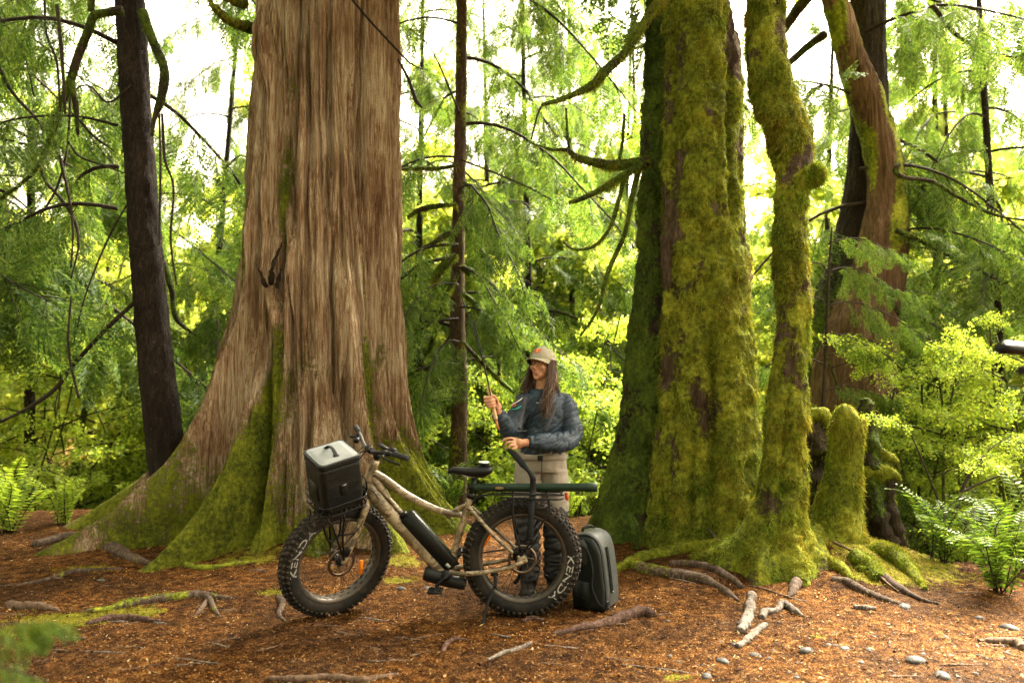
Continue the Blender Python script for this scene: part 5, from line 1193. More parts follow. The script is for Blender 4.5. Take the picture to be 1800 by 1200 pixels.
# cap
CU = .013
def cap():
    n, k = 16, 44; ph = np.linspace(R(4), R(88), n); th = np.linspace(0, 2 * np.pi, k, endpoint=False); PH, TH = np.meshgrid(ph, th, indexing='ij')
    fr_ = np.clip(-np.sin(TH), 0, 1)                                        # front of the head is -y
    rx_, ry_, rz_ = .087, .103 , .092 + .012 * fr_
    V = np.stack([rx_ * np.sin(PH)**.85 * np.cos(TH), .012 + ry_ * np.sin(PH)**.85 * np.sin(TH), .018 + rz_ * np.cos(PH)], -1)
    V = np.array([h3(p + np.array([0, 0, CU])) for p in V.reshape(-1, 3)]); i = np.arange(n - 1)[:, None] * k; j = np.arange(k)[None]; j2 = (j + 1) % k
    Q = np.stack([i + j, i + k + j, i + k + j2, i + j2], -1).reshape(-1, 4); V = np.vstack([V, h3((0, .012, .112 + CU))]); T = np.stack([np.full(k, n*k), np.arange(k), (np.arange(k) + 1) % k], 1)
    tc_ = th[(Q[:, 0] % k)]; back = (np.sin(tc_) > -.15).astype(int)
    c = link('cap', make_mesh('cap', V, Q, T, back, np.zeros(k, int)), [M_cap, M_capc], person)
    nx_, ny_ = 20, 8; u = np.linspace(-1, 1, nx_); v = np.linspace(0, 1, ny_); U, W = np.meshgrid(u, v, indexing='ij')
    a = U * R(74); x = .086 * np.sin(a) * (1 - .02 * W); y = .012 - .100 * np.cos(a) - W * .070 * np.cos(U * R(72))**.7; z = CU + .027 - .010 * W - .026 * U**2 * (.4 + .6 * W)
    top = np.stack([x, y, z], -1).reshape(-1, 3); bot = top - [0, 0, .004]
    i, j = np.meshgrid(np.arange(nx_ - 1), np.arange(ny_ - 1), indexing='ij'); k0 = (i * ny_ + j).ravel(); q = np.stack([k0, k0 + ny_, k0 + ny_ + 1, k0 + 1], 1)
    f = lambda A: np.array([h3(p) for p in A])
    mb = MB().add(f(top), q[:, ::-1], None, 0).add(f(bot), q, None, 1)
    ed = [i_ * ny_ + ny_ - 1 for i_ in range(nx_)]; mb.tube([h3((top[e_] + bot[e_]) / 2) for e_ in ed], .0027, 6, smoothpath=False)
    mb.build('brim', [M_cap, M_capd], c)
    MB().ell(h3((0, .012, .113 + CU)), (.007, .007, .003), HM, 12, 6).build('cap_button', M_cap, c)
    def on(x, z, off=.0012):     # point on the front panel
        phi = math.acos(max(-1, min(1, (z - .018) / .104))); sp = math.sin(phi)**.85; ct = max(-.95, min(.95, x / (.087 * sp)))
        return h3((x, .012 - .103 * sp * math.sqrt(1 - ct * ct) - off, z + off * .4 + CU))
    Mr_, My_ = simple('patch_red', (.50, .045, .04), .7), simple('patch_yellow', (.70, .42, .05), .7)
    def patch(poly, mat, off, nm):
        P_ = np.array([on(x, z, off) for x, z in poly]); m_ = len(P_); MB().add(np.vstack([P_, P_.mean(0) + (P_.mean(0) - HC) * .002]), None, np.stack([np.full(m_, m_), (np.arange(m_) + 1) % m_, np.arange(m_)], 1)).build(nm, mat, c, smooth=False)
    al = np.linspace(0, 2 * np.pi, 16, endpoint=False)
    patch([(.013 * math.cos(b), .083 + .012 * math.sin(b)) for b in al], My_, .0016, 'emblem_disc')
    for s_ in (-1, 1): patch([(s_ * x, z) for x, z in [(.003, .088), (.010, .091), (.018, .088), (.024, .090), (.030, .084), (.027, .076), (.022, .079), (.018, .073), (.012, .078), (.006, .077), (.003, .081)]], Mr_, .0024, 'emblem_figure')
    V_, T_ = text_mesh('Red Bull', .017); 
    VV = np.array([on(x, .060 + y, .0022) for x, y, _ in V_]); MB().add(VV, None, T_).build('lettering', Mr_, c, smooth=False)
cap()
# jacket
jk = MB()
jk.tube([bt(-.028, .015, 1.435), bt(-.025, .012, 1.37), bt(-.020, .012, 1.26), bt(-.024, .012, 1.14), bt(-.034, .012, 1.03), bt(-.036, .012, .985)], (.082, .155, .164, .166, .168, .168), 40, 40, rx=(.76, 1.0))
jk.ell(bt(.105, .02, 1.345), (.068, .07, .066)); jk.ell(bt(-.152, -.02, 1.345), (.064, .07, .066))
jk.tube([bt(-.145, -.015, 1.36), bt(-.20, -.07, 1.26), bt(-.262, -.155, 1.165), bt(-.30, -.20, 1.215), bt(-.340, -.245, 1.275)], (.070, .068, .064, .056, .040), 24, 40)
jk.tube([bt(.105, .02, 1.36), bt(.155, -.01, 1.24), bt(.170, -.065, 1.11), bt(.09, -.15, 1.075), bt(-.03, -.235, 1.082), bt(-.135, -.280, 1.087)], (.072, .070, .069, .066, .058, .041), 24, 60)
V, N_, Q, T = remesh(jk, .0062, 5)
x, y, z = V[:, 0], V[:, 1], V[:, 2]
u1 = x * .8 + z * .6; u2 = z * .8 - x * .6
wr = np.abs(noise(u1 * 9, y * 9, u2 * 24 + 3)); w2 = np.abs(noise(u1 * 20 + 5, y * 20, u2 * 50)); big = noise(x * 7, y * 7, z * 9)
V = V + N_ * (.009 * np.minimum(wr * 3.2, 1) + .0025 * np.minimum(w2 * 3, 1) + .012 * big - .004)[:, None]
link('jacket', make_mesh('jacket', V, Q, T), M_jack, person)
from mathutils.bvhtree import BVHTree
JT = BVHTree.FromPolygons([Vector(v) for v in V], (Q if Q is not None else T).tolist())
def onj(px, py, off=.004):
    d = P(px, py, 5.0) - np.array([0, 0, CAMZ]); d /= np.linalg.norm(d); h = JT.ray_cast(Vector((0, 0, CAMZ)), Vector(d))
    return (np.array(h[0]) - d * off) if h[0] is not None else P(px, py, PL[1] - .12)
# hood collar round the neck
cl = MB(); th = np.linspace(0, 2 * np.pi, 20, endpoint=False)
ringp = [bt(-.028 + .105 * math.cos(a), .025 + .085 * math.sin(a), 1.425 + .025 * math.sin(a)) for a in np.linspace(R(-70), R(250), 22)]
cl.tube(ringp, [.012] + [.026] * 20 + [.012], 12, 60, rx=(1.2, .8)); cl.tube([p + [0, .02, .02] for p in ringp[7:15]], .03, 12, 40)
V, N_, Q, T = remesh(cl, .006, 4); V = V + N_ * (.010 * noise(V[:, 0] * 25, V[:, 1] * 25, V[:, 2] * 25))[:, None]; link('hood', make_mesh('hood', V, Q, T), M_jack, person)
MB().tube([bt(-.028 + .06 * math.cos(a), .02 + .055 * math.sin(a), 1.415 + .012 * math.sin(a)) for a in np.linspace(0, 2 * np.pi, 24)], .022, 10, smoothpath=False).build('neck_gaiter', simple('dark_scarf', (.035, .022, .022), .8), person)
def ribbon(pts, w, th_=.003, up=None, n=40):
    """flat band along points; its width lies across the view"""
    p = spline(np.asarray(pts, float), n); t_ = np.gradient(p, axis=0); t_ /= np.linalg.norm(t_, axis=1)[:, None]
    s_ = np.cross(t_, up if up is not None else np.array([0, 1., 0])); s_ /= np.linalg.norm(s_, axis=1)[:, None] + 1e-9; nn_ = np.cross(s_, t_)
    wv = np.broadcast_to(np.asarray(w, float), (n,))[:, None] / 2
    V = np.stack([p - s_ * wv - nn_ * th_, p + s_ * wv - nn_ * th_, p + s_ * wv + nn_ * th_, p - s_ * wv + nn_ * th_], 1).reshape(-1, 3)
    i = np.arange(n - 1)[:, None] * 4; j = np.arange(4)[None]; j2 = (j + 1) % 4; Q = np.stack([i + j, i + j2, i + 4 + j2, i + 4 + j], -1).reshape(-1, 4)
    return MB().add(V, np.vstack([Q, [[3, 2, 1, 0], [n*4-4, n*4-3, n*4-2, n*4-1]]]))
ribbon([onj(926, 690), onj(923, 705), onj(919, 722), onj(915, 738), onj(912, 752)], .030, .002).build('wader_strap', M_gray, person)
ribbon([onj(975, 712), onj(970, 728), onj(963, 745), onj(958, 757)], .034, .002).build('wader_strap', M_gray, person)
MB().tube([onj(952, 692, .003), onj(945, 710, .003), onj(938, 728, .003), onj(930, 748, .003), onj(927, 765, .003)], .0022, 6, 30).build('zip', simple('dark_zip', (.006, .007, .009), .5), person)
MB().tube([onj(909, 757, .003), onj(925, 757, .003), onj(944, 758, .003)], .0025, 6, 20).build('pocket_zip', simple('grey_tape', (.16, .17, .18), .5), person)
# small white bird mark and word on the chest
V_, T_ = text_mesh("ARC'TERYX", .016); oc = onj(952, 709, .004); ex = onj(957, 709, .004) - oc; ex /= np.linalg.norm(ex); ez = onj(952, 704, .004) - oc; ez -= ex * (ez @ ex); ez /= np.linalg.norm(ez)
MB().add(oc + V_[:, :1] * ex + V_[:, 1:2] * ez, None, T_).build('lettering', M_white, person, smooth=False)
lg = MB()
for pts in ([(-.012, .022), (-.004, .030), (.006, .028), (.012, .034)], [(-.010, .030), (0, .024), (.010, .022)], [(-.004, .036), (.001, .030), (.004, .020)]): lg.tube([oc + ex * a + ez * b for a, b in pts], .0016, 5, 8)
lg.build('chest_emblem', M_white, person)
# waders
wd = MB()
wd.tube([bt(-.036, .012, 1.03), bt(-.038, .012, .95), bt(-.040, .012, .86)], (.165, .178, .172), 32, 14, rx=(.74, 1))
wd.tube([bt(-.125, .0, .92), bt(-.138, -.01, .70), bt(-.140, -.02, .50), bt(-.135, .0, .28), bt(-.130, .0, .11)], (.098, .094, .080, .074, .066), 24, 24)
wd.tube([bt(.040, .02, .92), bt(.058, .02, .70), bt(.066, .03, .50), bt(.062, .045, .28), bt(.056, .05, .11)], (.100, .096, .082, .076, .068), 24, 24)
V, N_, Q, T = remesh(wd, .0075, 4); x, y, z = V[:, 0], V[:, 1], V[:, 2] - PL[2]
low = sst(.75, .35, z); fold = noise(x * 17, y * 17, z * 4 + 7); crs = noise(x * 6, y * 6, z * 26 + 2); wr = np.abs(noise(x * 8 + z * 5, y * 9, z * 15 + 7 - x * 4))
V = V + N_ * (.007 * fold * (1 - .5 * low) + .010 * low * crs + (.004 + .008 * low) * np.minimum(wr * 3, 1) + .008 * noise(x * 6, y * 6, z * 5 + 4))[:, None]
F_ = Q if Q is not None else T; zc = (V[F_][:, :, 2].mean(1) - PL[2]); xc = V[F_][:, :, 0].mean(1)
mi = (zc < .60 + .02 * np.sin(xc * 60)).astype(int)
link('waders', make_mesh('waders', V, Q, T, mi if Q is not None else None, mi if Q is None else None), [M_wad, M_wadd], person)
MB().tube([bt(-.038 + .182 * math.cos(a), .012 + .138 * math.sin(a), .965) for a in np.linspace(0, 2 * np.pi, 40)], .02, 8, smoothpath=False, rx=(1, .2)).build('wading_belt', M_wad, person)
MB().tube([bt(-.040, -.128, .955), bt(-.042, -.136, .90), bt(-.044, -.125, .85), bt(-.046, -.09, .81)], .004, 6, 16).build('front_seam', M_wadd, person)
MB().box(bt(-.052, -.134, .965), (.036, .012, .034), None, .004).build('belt_buckle', M_plas, person, smooth=False)
for (x, y, nm) in ((-.130, 0, 'boot'), (.056, .05, 'boot')):
    b = MB().tube([bt(x, y + .01, .17), bt(x, y + .005, .07)], (.062, .060), 18, 8); b.ell(bt(x - .01, y - .06, .05), (.052, .105, .045), None, 20, 12); b.ell(bt(x, y + .03, .05), (.050, .055, .05), None, 18, 12)
    V, N_, Q, T = remesh(b, .007, 4); V[:, 2] = np.maximum(V[:, 2], PL[2] + .012); o = link('boot', make_mesh('boot', V, Q, T), M_boot, person)
    ol = [(x - .055, y - .16), (x - .03, y - .175), (x + .03, y - .172), (x + .05, y - .13), (x + .05, y + .06), (x + .03, y + .09), (x - .03, y + .09), (x - .055, y + .06)]
    V = np.vstack([[bt(a, b_, h) for a, b_ in ol] for h in (-.012, .02)]); n_ = len(ol); j = np.arange(n_); MB().add(np.vstack([V, V[:n_].mean(0), V[n_:].mean(0)]), np.stack([j, (j+1) % n_, (j+1) % n_ + n_, j + n_], 1), np.vstack([np.stack([np.full(n_, 2*n_), (j+1) % n_, j], 1), np.stack([np.full(n_, 2*n_+1), j + n_, (j+1) % n_ + n_], 1)])).build('sole', M_plas, o, smooth=False)
# chest tools
t = thing('forceps', 'small pale forceps clipped to the chest of the dark jacket', 'tool', onj(908, 706, .01)); MB().tube([onj(900, 711, .02), onj(909, 706, .018), onj(919, 699, .012)], (.0045, .0035, .003), 8, 10).build('shaft', simple('pale_metal', (.6, .55, .5), .3, .3), t); MB().tube([onj(899, 713, .022), onj(904, 713, .02), onj(907, 710, .018)], (.005, .005, .003), 8, 8).build('finger_loop', simple('copper_red', (.45, .13, .07), .4), t)
tag(MB().tube([onj(900, 719, .02), onj(907, 719, .018), onj(917, 713, .012)], (.005, .0055, .005), 8, 12).build('tippet_holder', simple('teal_plastic', (.01, .20, .14), .35)), 'small teal green holder clipped to the chest of the dark jacket', 'tool')
# ------------------------------------------------------------------ fishing rod
RY = PL[1] - .30
rod = thing('fishing_rod', 'slender black fishing rod with cork grip raised in the hand of the person', 'rod', L2(878, 752, -.30))
cork = simple('cork', (.46, .30, .17), .75, var=.25, scale=90, bmp=.4); wood = simple('reel_seat_wood', (.30, .12, .03), .3)
a_ = lambda t_: PL + rodA + (rodB - rodA) * t_
MB().tube([a_(.36), a_(.42), a_(.9), a_(1.35), a_(1.55)], (.0115, .0135, .012, .012, .006), 16, 16).build('cork_grip', cork, rod)
MB().tube([a_(.02), a_(.36)], .0085, 14).build('reel_seat', wood, rod); MB().tube([a_(-.05), a_(.03)], .0095, 14).build('butt_cap', M_blk, rod)
top = [a_(1.5)] + [P(px, py, RY) for px, py in [(858, 670), (846, 625), (832, 580), (816, 535), (800, 490), (786, 450), (774, 412)]]
MB().tube(top, [.0042, .004, .0036, .0032, .0028, .0024, .002, .0014], 8, 40).build('blank', M_blk, rod)
MB().tube([P(864, 700, RY - .02), P(855, 660, RY - .02), P(845, 615, RY - .02), P(833, 561, RY - .02)], (.0046, .0046, .0044, .0042), 8, 16).build('spare_section', M_blk, rod)
for q in (2, 4, 6):
    c_ = top[q]; MB().tube([c_ + [.004 + .009 * (1 - math.cos(b)) * .5, 0, .006 * math.sin(b)] for b in np.linspace(0, 2 * np.pi, 12)], .0008, 5, smoothpath=False).build('line_guide', M_steel, rod)
# ------------------------------------------------------------------ strap from the hand over the rod tube
BMat = Matrix.Translation(BIKE_LOC) @ BIKE_ROT.to_matrix().to_4x4()
bw_ = lambda p: np.array(BMat @ Vector(p))
hl = bt(-.285, -.335, 1.05); XS = -.068
st_pts = [hl, hl * .6 + bw_((-.045, .06, .93)) * .4 + [0, 0, .01], bw_((-.055, .048, .90)), bw_((XS, .046, .85)), bw_((XS + .002, .050, .79)), bw_((XS + .012, .100, .70)), bw_((XS + .018, .112, .58)), bw_((XS + .02, .112, .50))]
ribbon(st_pts, np.interp(np.linspace(0, 1, 60), [0, .08, .16, .26, .34, .42, .55, .75, 1], [.012, .034, .040, .046, .022, .036, .044, .040, .046]) * (1 + .05 * np.sin(np.arange(60) * 1.3)), .0012, n=60).build('strap', M_web)
tag(bpy.data.objects['strap'], 'wide black webbing strap hanging from the hand over the green rod tube', 'strap')
# ------------------------------------------------------------------ backpack
def backpack():
    p0 = G(1046, 1064); t = thing('backpack', 'grey and black roll-shaped dry backpack standing on the ground behind the rear wheel', 'backpack', p0, local=True, rot=(0, R(-2), R(-28))); t.scale = (.88, .88, .92)
    prof = np.array([(-.125, .0), (-.128, .25), (-.115, .46), (-.07, .515), (0, .525), (.065, .505), (.108, .44), (.128, .30), (.14, .12), (.135, .03), (.115, .0)])
    pr = spline(np.vstack([prof, prof[:1]]), 60)[:-1]; cen = np.array([0, .25])
    secs = []
    for y, s_ in [(-.160, .80), (-.155, .90), (-.14, .965), (-.11, 1.0), (-.05, 1.01), (.05, 1.01), (.11, 1.0), (.14, .965), (.155, .90), (.160, .80)]:
        q = cen + (pr - cen) * s_; q[:, 1] = np.maximum(q[:, 1], 0); secs.append(np.stack([q[:, 0], np.full(len(q), y), q[:, 1]], 1))
    mb = stack(secs); V = mb.V[0]; mb.V = [V + .006 * np.stack([noise(V[:, 0] * 14, V[:, 1] * 14, V[:, 2] * 10)] * 3, 1)]
    mb.build('pack_body', M_packd, t)
    path = spline(prof[3:10], 40); tn = np.gradient(path, axis=0); tn /= np.linalg.norm(tn, axis=1)[:, None]; on_ = np.stack([-tn[:, 1], tn[:, 0]], 1); on_ *= np.sign((on_ * (path - cen)).sum(1))[:, None]
    secs = []
    for y, o_ in [(-.128, -.004), (-.126, .006), (-.10, .013), (0, .016), (.10, .013), (.126, .006), (.128, -.004)]:
        q = path + on_ * o_; secs.append(np.stack([q[:, 0], np.full(len(q), y), q[:, 1]], 1))
    k = len(path); n = len(secs); i, j = np.meshgrid(np.arange(n - 1), np.arange(k - 1), indexing='ij'); k0 = (i * k + j).ravel()
    MB().add(np.vstack(secs), np.stack([k0, k0 + 1, k0 + k + 1, k0 + k], 1)).build('front_panel', M_packg, t)
    for y in (-.129, .129): MB().tube([(a, y, b) for a, b in path], .005, 8).build('piping', M_seam, t)
    fz = path[14:34] + on_[14:34] * .019
    ribbon([(a, -.055, b) for a, b in fz[::3]], .026, .003, up=np.array([0, 1., 0])).xform(lambda V: V).build('zip_flap', M_seam, t)
    zf = MB(); 
    for q in range(len(fz) - 1):
        zf.box(((fz[q][0] + fz[q+1][0]) / 2 + .002, -.055, (fz[q][1] + fz[q+1][1]) / 2), (.008, .030, .016))
    zf.build('zip_cover', M_seam, t, smooth=False)
    MB().ell((fz[-1][0] + .012, -.055, fz[-1][1]), (.006, .008, .010)).build('zip_pull', M_steel, t)
    MB().tube([(-.06, -.05, .515), (-.055, -.045, .555), (-.03, 0, .570), (-.01, .045, .555), (-.005, .05, .52)], .010, 8, 24, rx=(.5, 1)).build('carry_handle', M_web, t)
    MB().tube([(-.03, -.158, .46), (.03, -.172, .42), (.065, -.178, .30), (.055, -.176, .18), (.09, -.165, .08), (.12, -.15, .05)], .011, 8, 40, rx=(.5, 1.2)).build('shoulder_strap', M_web, t)
    sp_ = [(-.09, .475), (-.01, .50), (.02, .46), (.02, .33), (-.09, .30)]
    MB().prism(sp_, .006, None, (0, -.158, 0)).build('side_patch', M_packg, t, smooth=False)
    MB().prism([(-.10, .02), (.03, .02), (.03, .2), (-.10, .22)], .01, None, (0, -.158, 0)).build('side_pocket', M_packd, t, smooth=False)
    MB().box((.128, -.10, .062), (.05, .07, .05), rot('Y', 10), .012).build('strap_buckle', M_plas, t, smooth=False)
    ribbon([(.14, -.11, .05), (.17, -.135, .03), (.21, -.17, .008), (.25, -.20, .004)], .022, .0015, up=np.array([0, .6, .8])).build('strap_tail', M_web, t)
    MB().tube([(-.04, -.168, .09), (-.03, -.175, .10), (-.015, -.172, .09), (-.02, -.17, .075)], .003, 6, 16).build('side_ring', M_blk, t)
M_packd = simple('dark_pack_fabric', (.006, .0085, .008), .5, var=.25, scale=12, bmp=.4, bdist=.005)
M_packg = simple('grey_pack_fabric', (.036, .040, .039), .5, var=.12, scale=12, bmp=.3, bdist=.004)
backpack()

# ------------------------------------------------------------------ roots of the trees
def root(t, pxs, mat, moss, k=16, n=50, fz=0, seed=0, name='root', rough=.5):
    pts = []; rad = []
    for (px, py, r, *dz) in pxs:
        g_ = G(px, py); r_ = r / FPX * g_[1]; pts.append(g_ + [0, 0, (dz[0] if dz else .25) * r_]); rad.append(r_)
    V, Q, T = limb(pts, rad, k, n, rough=(rough * np.mean(rad), 7, 7), seed=seed)
    o = link(name, make_mesh(name, V, Q, T), mat, t)
    al = np.repeat(np.linspace(0, 1, n), k); al = np.concatenate([al, [0, 1]])
    ms = moss(al) + .5 * noise(V[:, 0] * 9, V[:, 1] * 9, V[:, 2] * 9); set_moss(o, ms)
    if fz: add_fuzz(t, (V, Q, T), np.clip(ms - .2, .01, 1), fz, .028, .0035, seed, M_fuzz, down=.3)
    return o
full = lambda a: .9 + 0 * a
root(tc, [(1330, 975, 26), (1280, 968, 18), (1230, 966, 13), (1180, 972, 11), (1130, 983, 11), (1090, 1000, 8), (1075, 1006, 4)], M_mossy, full, fz=6000, seed=1)
root(tc, [(1340, 985, 24), (1375, 1000, 18), (1405, 1012, 12), (1412, 1028, 9)], M_mossy, full, fz=3000, seed=2)
root(tc, [(1408, 1018, 9), (1398, 1030, 10), (1393, 1042, 6), (1384, 1050, 3)], M_root, lambda a: 0 * a, seed=3)
root(tc, [(1300, 985, 20), (1270, 985, 16), (1235, 982, 12), (1215, 985, 8)], M_mossy, full, fz=3500, seed=4)
root(tm, [(1270, 930, 22), (1240, 935, 22), (1215, 945, 20), (1200, 965, 14)], M_mossy, full, fz=3500, seed=14)
root(tc, [(1105, 990, 10), (1135, 1003, 12), (1180, 1012, 11), (1225, 1018, 10), (1262, 1032, 8), (1285, 1048, 6), (1300, 1057, 2)], M_root, lambda a: .75 - 1.1 * a, seed=5, fz=1500)
root(tc, [(1178, 992, 6), (1215, 993, 7), (1255, 1001, 7), (1285, 1018, 7), (1305, 1034, 5)], M_root, lambda a: .25 - .3 * a, seed=6)
root(tc, [(1420, 985, 16), (1450, 990, 14), (1480, 1003, 10), (1500, 1020, 5)], M_mossy, full, fz=2500, seed=7)
root(ts, [(1515, 955, 4, -1), (1535, 963, 15, -.4), (1560, 975, 17), (1590, 997, 13), (1612, 1018, 9), (1626, 1036, 4)], M_mossy, full, fz=6000, seed=8)
root(ts, [(1440, 935, 18), (1430, 955, 16), (1450, 985, 12), (1470, 1000, 6)], M_mossy, full, fz=2500, seed=9)
root(ts, [(1462, 1019, 5), (1490, 1026, 8), (1520, 1042, 7), (1560, 1058, 7), (1588, 1063, 5)], M_root, lambda a: .1 + 0 * a, seed=10)
root(ts, [(1510, 1000, 6), (1545, 1012, 8), (1580, 1035, 7), (1620, 1055, 5), (1650, 1062, 3)], M_root, lambda a: .6 - .8 * a, seed=11, fz=600)
root(ts, [(1500, 980, 14), (1530, 1000, 16), (1545, 1020, 10)], M_mossy, full, fz=2500, seed=12)
root(G_CEDAR, [(0, 1032, 3), (60, 1025, 4), (115, 1010, 5), (135, 1006, 6), (170, 1003, 4), (215, 1000, 3)], M_root, lambda a: .15 + 0 * a, seed=15)
root(G_CEDAR, [(150, 1075, 4), (190, 1072, 7), (235, 1063, 9), (290, 1055, 9), (345, 1048, 8), (405, 1053, 4)], M_root, lambda a: .5 - .3 * a, seed=16, fz=600)
root(G_CEDAR, [(355, 1048, 4, .3), (368, 1054, 5, .6), (375, 1068, 4), (388, 1085, 2)], M_root, lambda a: .2 + 0 * a, seed=17)
root(G_CEDAR, [(365, 1053, 4, .3), (354, 1070, 4), (340, 1086, 2)], M_root, lambda a: .1 + 0 * a, seed=18)
root(G_CEDAR, [(490, 1050, 5, .2), (496, 1064, 6, .4), (490, 1080, 4), (502, 1092, 2)], M_root, lambda a: .1 + 0 * a, seed=19)
root(G_CEDAR, [(60, 960, 8), (120, 948, 10), (180, 960, 12), (240, 985, 8), (270, 992, 4)], M_root, lambda a: .2 + 0 * a, seed=20)
root(G_CEDAR, [(310, 990, 6), (360, 1000, 6), (420, 992, 5), (450, 988, 3)], M_root, lambda a: .6 + 0 * a, seed=24, fz=800)

# ------------------------------------------------------------------ fallen wood, one object each
M_red = bark_mat('red_bark', [(.25, (.016, .009, .007)), (.5, (.055, .030, .022)), (.75, (.16, .10, .075))], (50, 50, 50), bs=.7, bd=.005)
M_grey = bark_mat('weathered_wood', [(.25, (.025, .019, .015)), (.5, (.095, .078, .064)), (.75, (.24, .21, .18))], (45, 45, 20), bs=.9, bd=.004)
M_brn = bark_mat('brown_stick', [(.25, (.03, .018, .012)), (.5, (.09, .058, .038)), (.75, (.19, .13, .09))], (60, 60, 20), bs=.6, bd=.004)
def stick(name, label, pxs, mat, cat='branch', group=None, seed=0, k=16, n=48, rough=.75, lift=.35):
    pts = []; rad = []
    for (px, py, r, *dz) in pxs:
        g_ = G(px, py); r_ = r / FPX * g_[1]; pts.append(g_ + [0, 0, lift * r_ + (dz[0] if dz else 0)]); rad.append(r_)
    c_ = np.mean(pts, 0); c_[2] = min(p[2] for p in pts); V, Q, T = limb(np.array(pts) - c_, rad, k, n, rough=(rough * np.mean(rad), 18, 18), seed=seed)
    o = link(name, make_mesh(name, V, Q, T), mat, None, c_); set_moss(o, 0 * V[:, 0]); return tag(o, label, cat, group)
stick('fallen_branch', 'thick dark reddish fallen branch lying in front of the backpack', [(970, 1116, 2), (1000, 1110, 6), (1040, 1103, 8), (1075, 1095, 9), (1110, 1083, 10), (1135, 1078, 10), (1147, 1084, 8)], M_red, seed=1)
stick('bark_slab', 'broken slab of red bark lying on the litter at lower left', [(152, 1098, 5), (190, 1090, 7), (230, 1089, 7), (280, 1092, 3)], M_red, 'bark', seed=2)
stick('rotten_log', 'short rotten brown log piece at far left of the ground', [(14, 1068, 8), (45, 1068, 8), (80, 1070, 7), (105, 1075, 3)], M_brn, 'log', seed=3)
stick('weathered_branch', 'short pale weathered stub standing up from the litter at right', [(1322, 1058, 7, .05), (1316, 1080, 9), (1308, 1100, 9), (1302, 1112, 7)], M_grey, seed=4)
stick('weathered_branch', 'grey forked driftwood piece with a dark bent end at right', [(1338, 1087, 5), (1345, 1078, 7), (1365, 1074, 5), (1378, 1066, 7, .01), (1400, 1078, 6), (1412, 1084, 2)], M_grey, seed=5)
stick('weathered_branch', 'knobbly bleached stick below the forked driftwood', [(1344, 1100, 5), (1328, 1112, 6), (1314, 1126, 6), (1297, 1138, 4)], M_grey, seed=6)
stick('weathered_branch', 'brown half-buried stick at the far right edge', [(1720, 1128, 4), (1755, 1130, 7), (1785, 1133, 9), (1797, 1142, 7)], M_brn, seed=7)
stick('weathered_branch', 'small pale stick right of the grey driftwood', [(1500, 1068, 4), (1520, 1070, 5), (1540, 1071, 3)], M_grey, seed=8)
stick('weathered_branch', 'curved pale root end in front of the rear wheel', [(778, 1147, 3), (785, 1133, 5), (800, 1125, 5), (822, 1126, 3)], M_red, seed=9)
stick('weathered_branch', 'pale smooth stick half sunk in the litter below the fallen branch', [(857, 1160, 2), (885, 1148, 4), (915, 1140, 4), (934, 1130, 3)], M_grey, seed=10)
stick('bark_slab', 'small red bark flake just in front of the rear tyre', [(918, 1092, 3), (935, 1088, 4), (955, 1090, 3)], M_red, 'bark', seed=11)
stick('weathered_branch', 'rough branch crossing the bottom edge below the front wheel', [(470, 1195, 4), (530, 1196, 7), (580, 1192, 6), (640, 1196, 6), (700, 1185, 3)], M_brn, seed=12)
stick('thin_twig', 'long thin twig leaning down the mossy mound at right', [(1465, 962, 2.2, .04), (1500, 980, 2.4, .04), (1530, 1005, 2.4, .03), (1560, 1030, 2.2, .02), (1580, 1040, 1.5)], M_brn, 'twig', seed=13, k=7)
stick('thin_twig', 'long thin dark twig below the right mossy roots', [(1316, 1029, 1.5), (1350, 1038, 2.2), (1385, 1050, 2), (1420, 1058, 1.4)], M_brn, 'twig', seed=14, k=7)
stick('thin_twig', 'thin bent twig propped on the mossy root beside the crooked tree', [(1232, 935, 1.5, .12), (1245, 950, 1.8, .10), (1262, 965, 1.8, .06), (1275, 978, 1.4, .02)], M_grey, 'twig', seed=15, k=7)
rs = np.random.RandomState(41); gT = 'loose twigs on the needle litter'
for q in range(46):
    px, py = rs.uniform(0, 1800), 985 + 205 * rs.rand()**.8
    if 470 < px < 1100 and py < 1085: py = 1090 + 100 * rs.rand()
    a = rs.normal() * .35; L_ = rs.uniform(25, 75) * (py - 640) / 450; b = rs.normal() * .12
    pp = [(px + L_ * f * math.cos(a) , py + L_ * f * math.sin(a) * .35 + b * 20 * math.sin(f * 3), rs.uniform(1.1, 2.2)) for f in (-.5, -.15, .2, .5)]
    try: stick('loose_twig', 'thin loose twig lying on the brown needle litter', pp, M_brn if q % 3 else M_grey, 'twig', gT, seed=50 + q, k=6, n=16, rough=.5)
    except Exception as ex: print('twig', ex)

# ------------------------------------------------------------------ stones
def stone_mesh(seed):
    mb = MB().ell((0, 0, 0), (1, .72, .5), None, 18, 12); V, Q, T, _, _ = mb.arrays(); V = V * (1 + .22 * fbm(V[:, 0] * 1.3 + seed * 7, V[:, 1] * 1.3, V[:, 2] * 1.3, 3))[:, None]
    me_ = make_mesh('stone', V, Q, T); me_.materials.append(M_stone); return me_
M_stone = bark_mat('river_stone', [(.3, (.022, .021, .020)), (.5, (.055, .052, .048)), (.7, (.125, .12, .112))], (7, 7, 7), bs=.2, bd=.004, rough=.6)
SM_ = [stone_mesh(k_) for k_ in range(5)]
def stone(px, py, rpx, label, group=None, seed=0):
    g_ = G(px, py); r_ = rpx / FPX * g_[1]; o = bpy.data.objects.new('stone', SM_[seed % 5]); COL.objects.link(o); o.location = (g_[0], g_[1], g_[2] - .02 * r_); o.rotation_euler = (0, 0, seed * 1.7); o.scale = (r_, r_, r_); tag(o, label, 'stone', group)
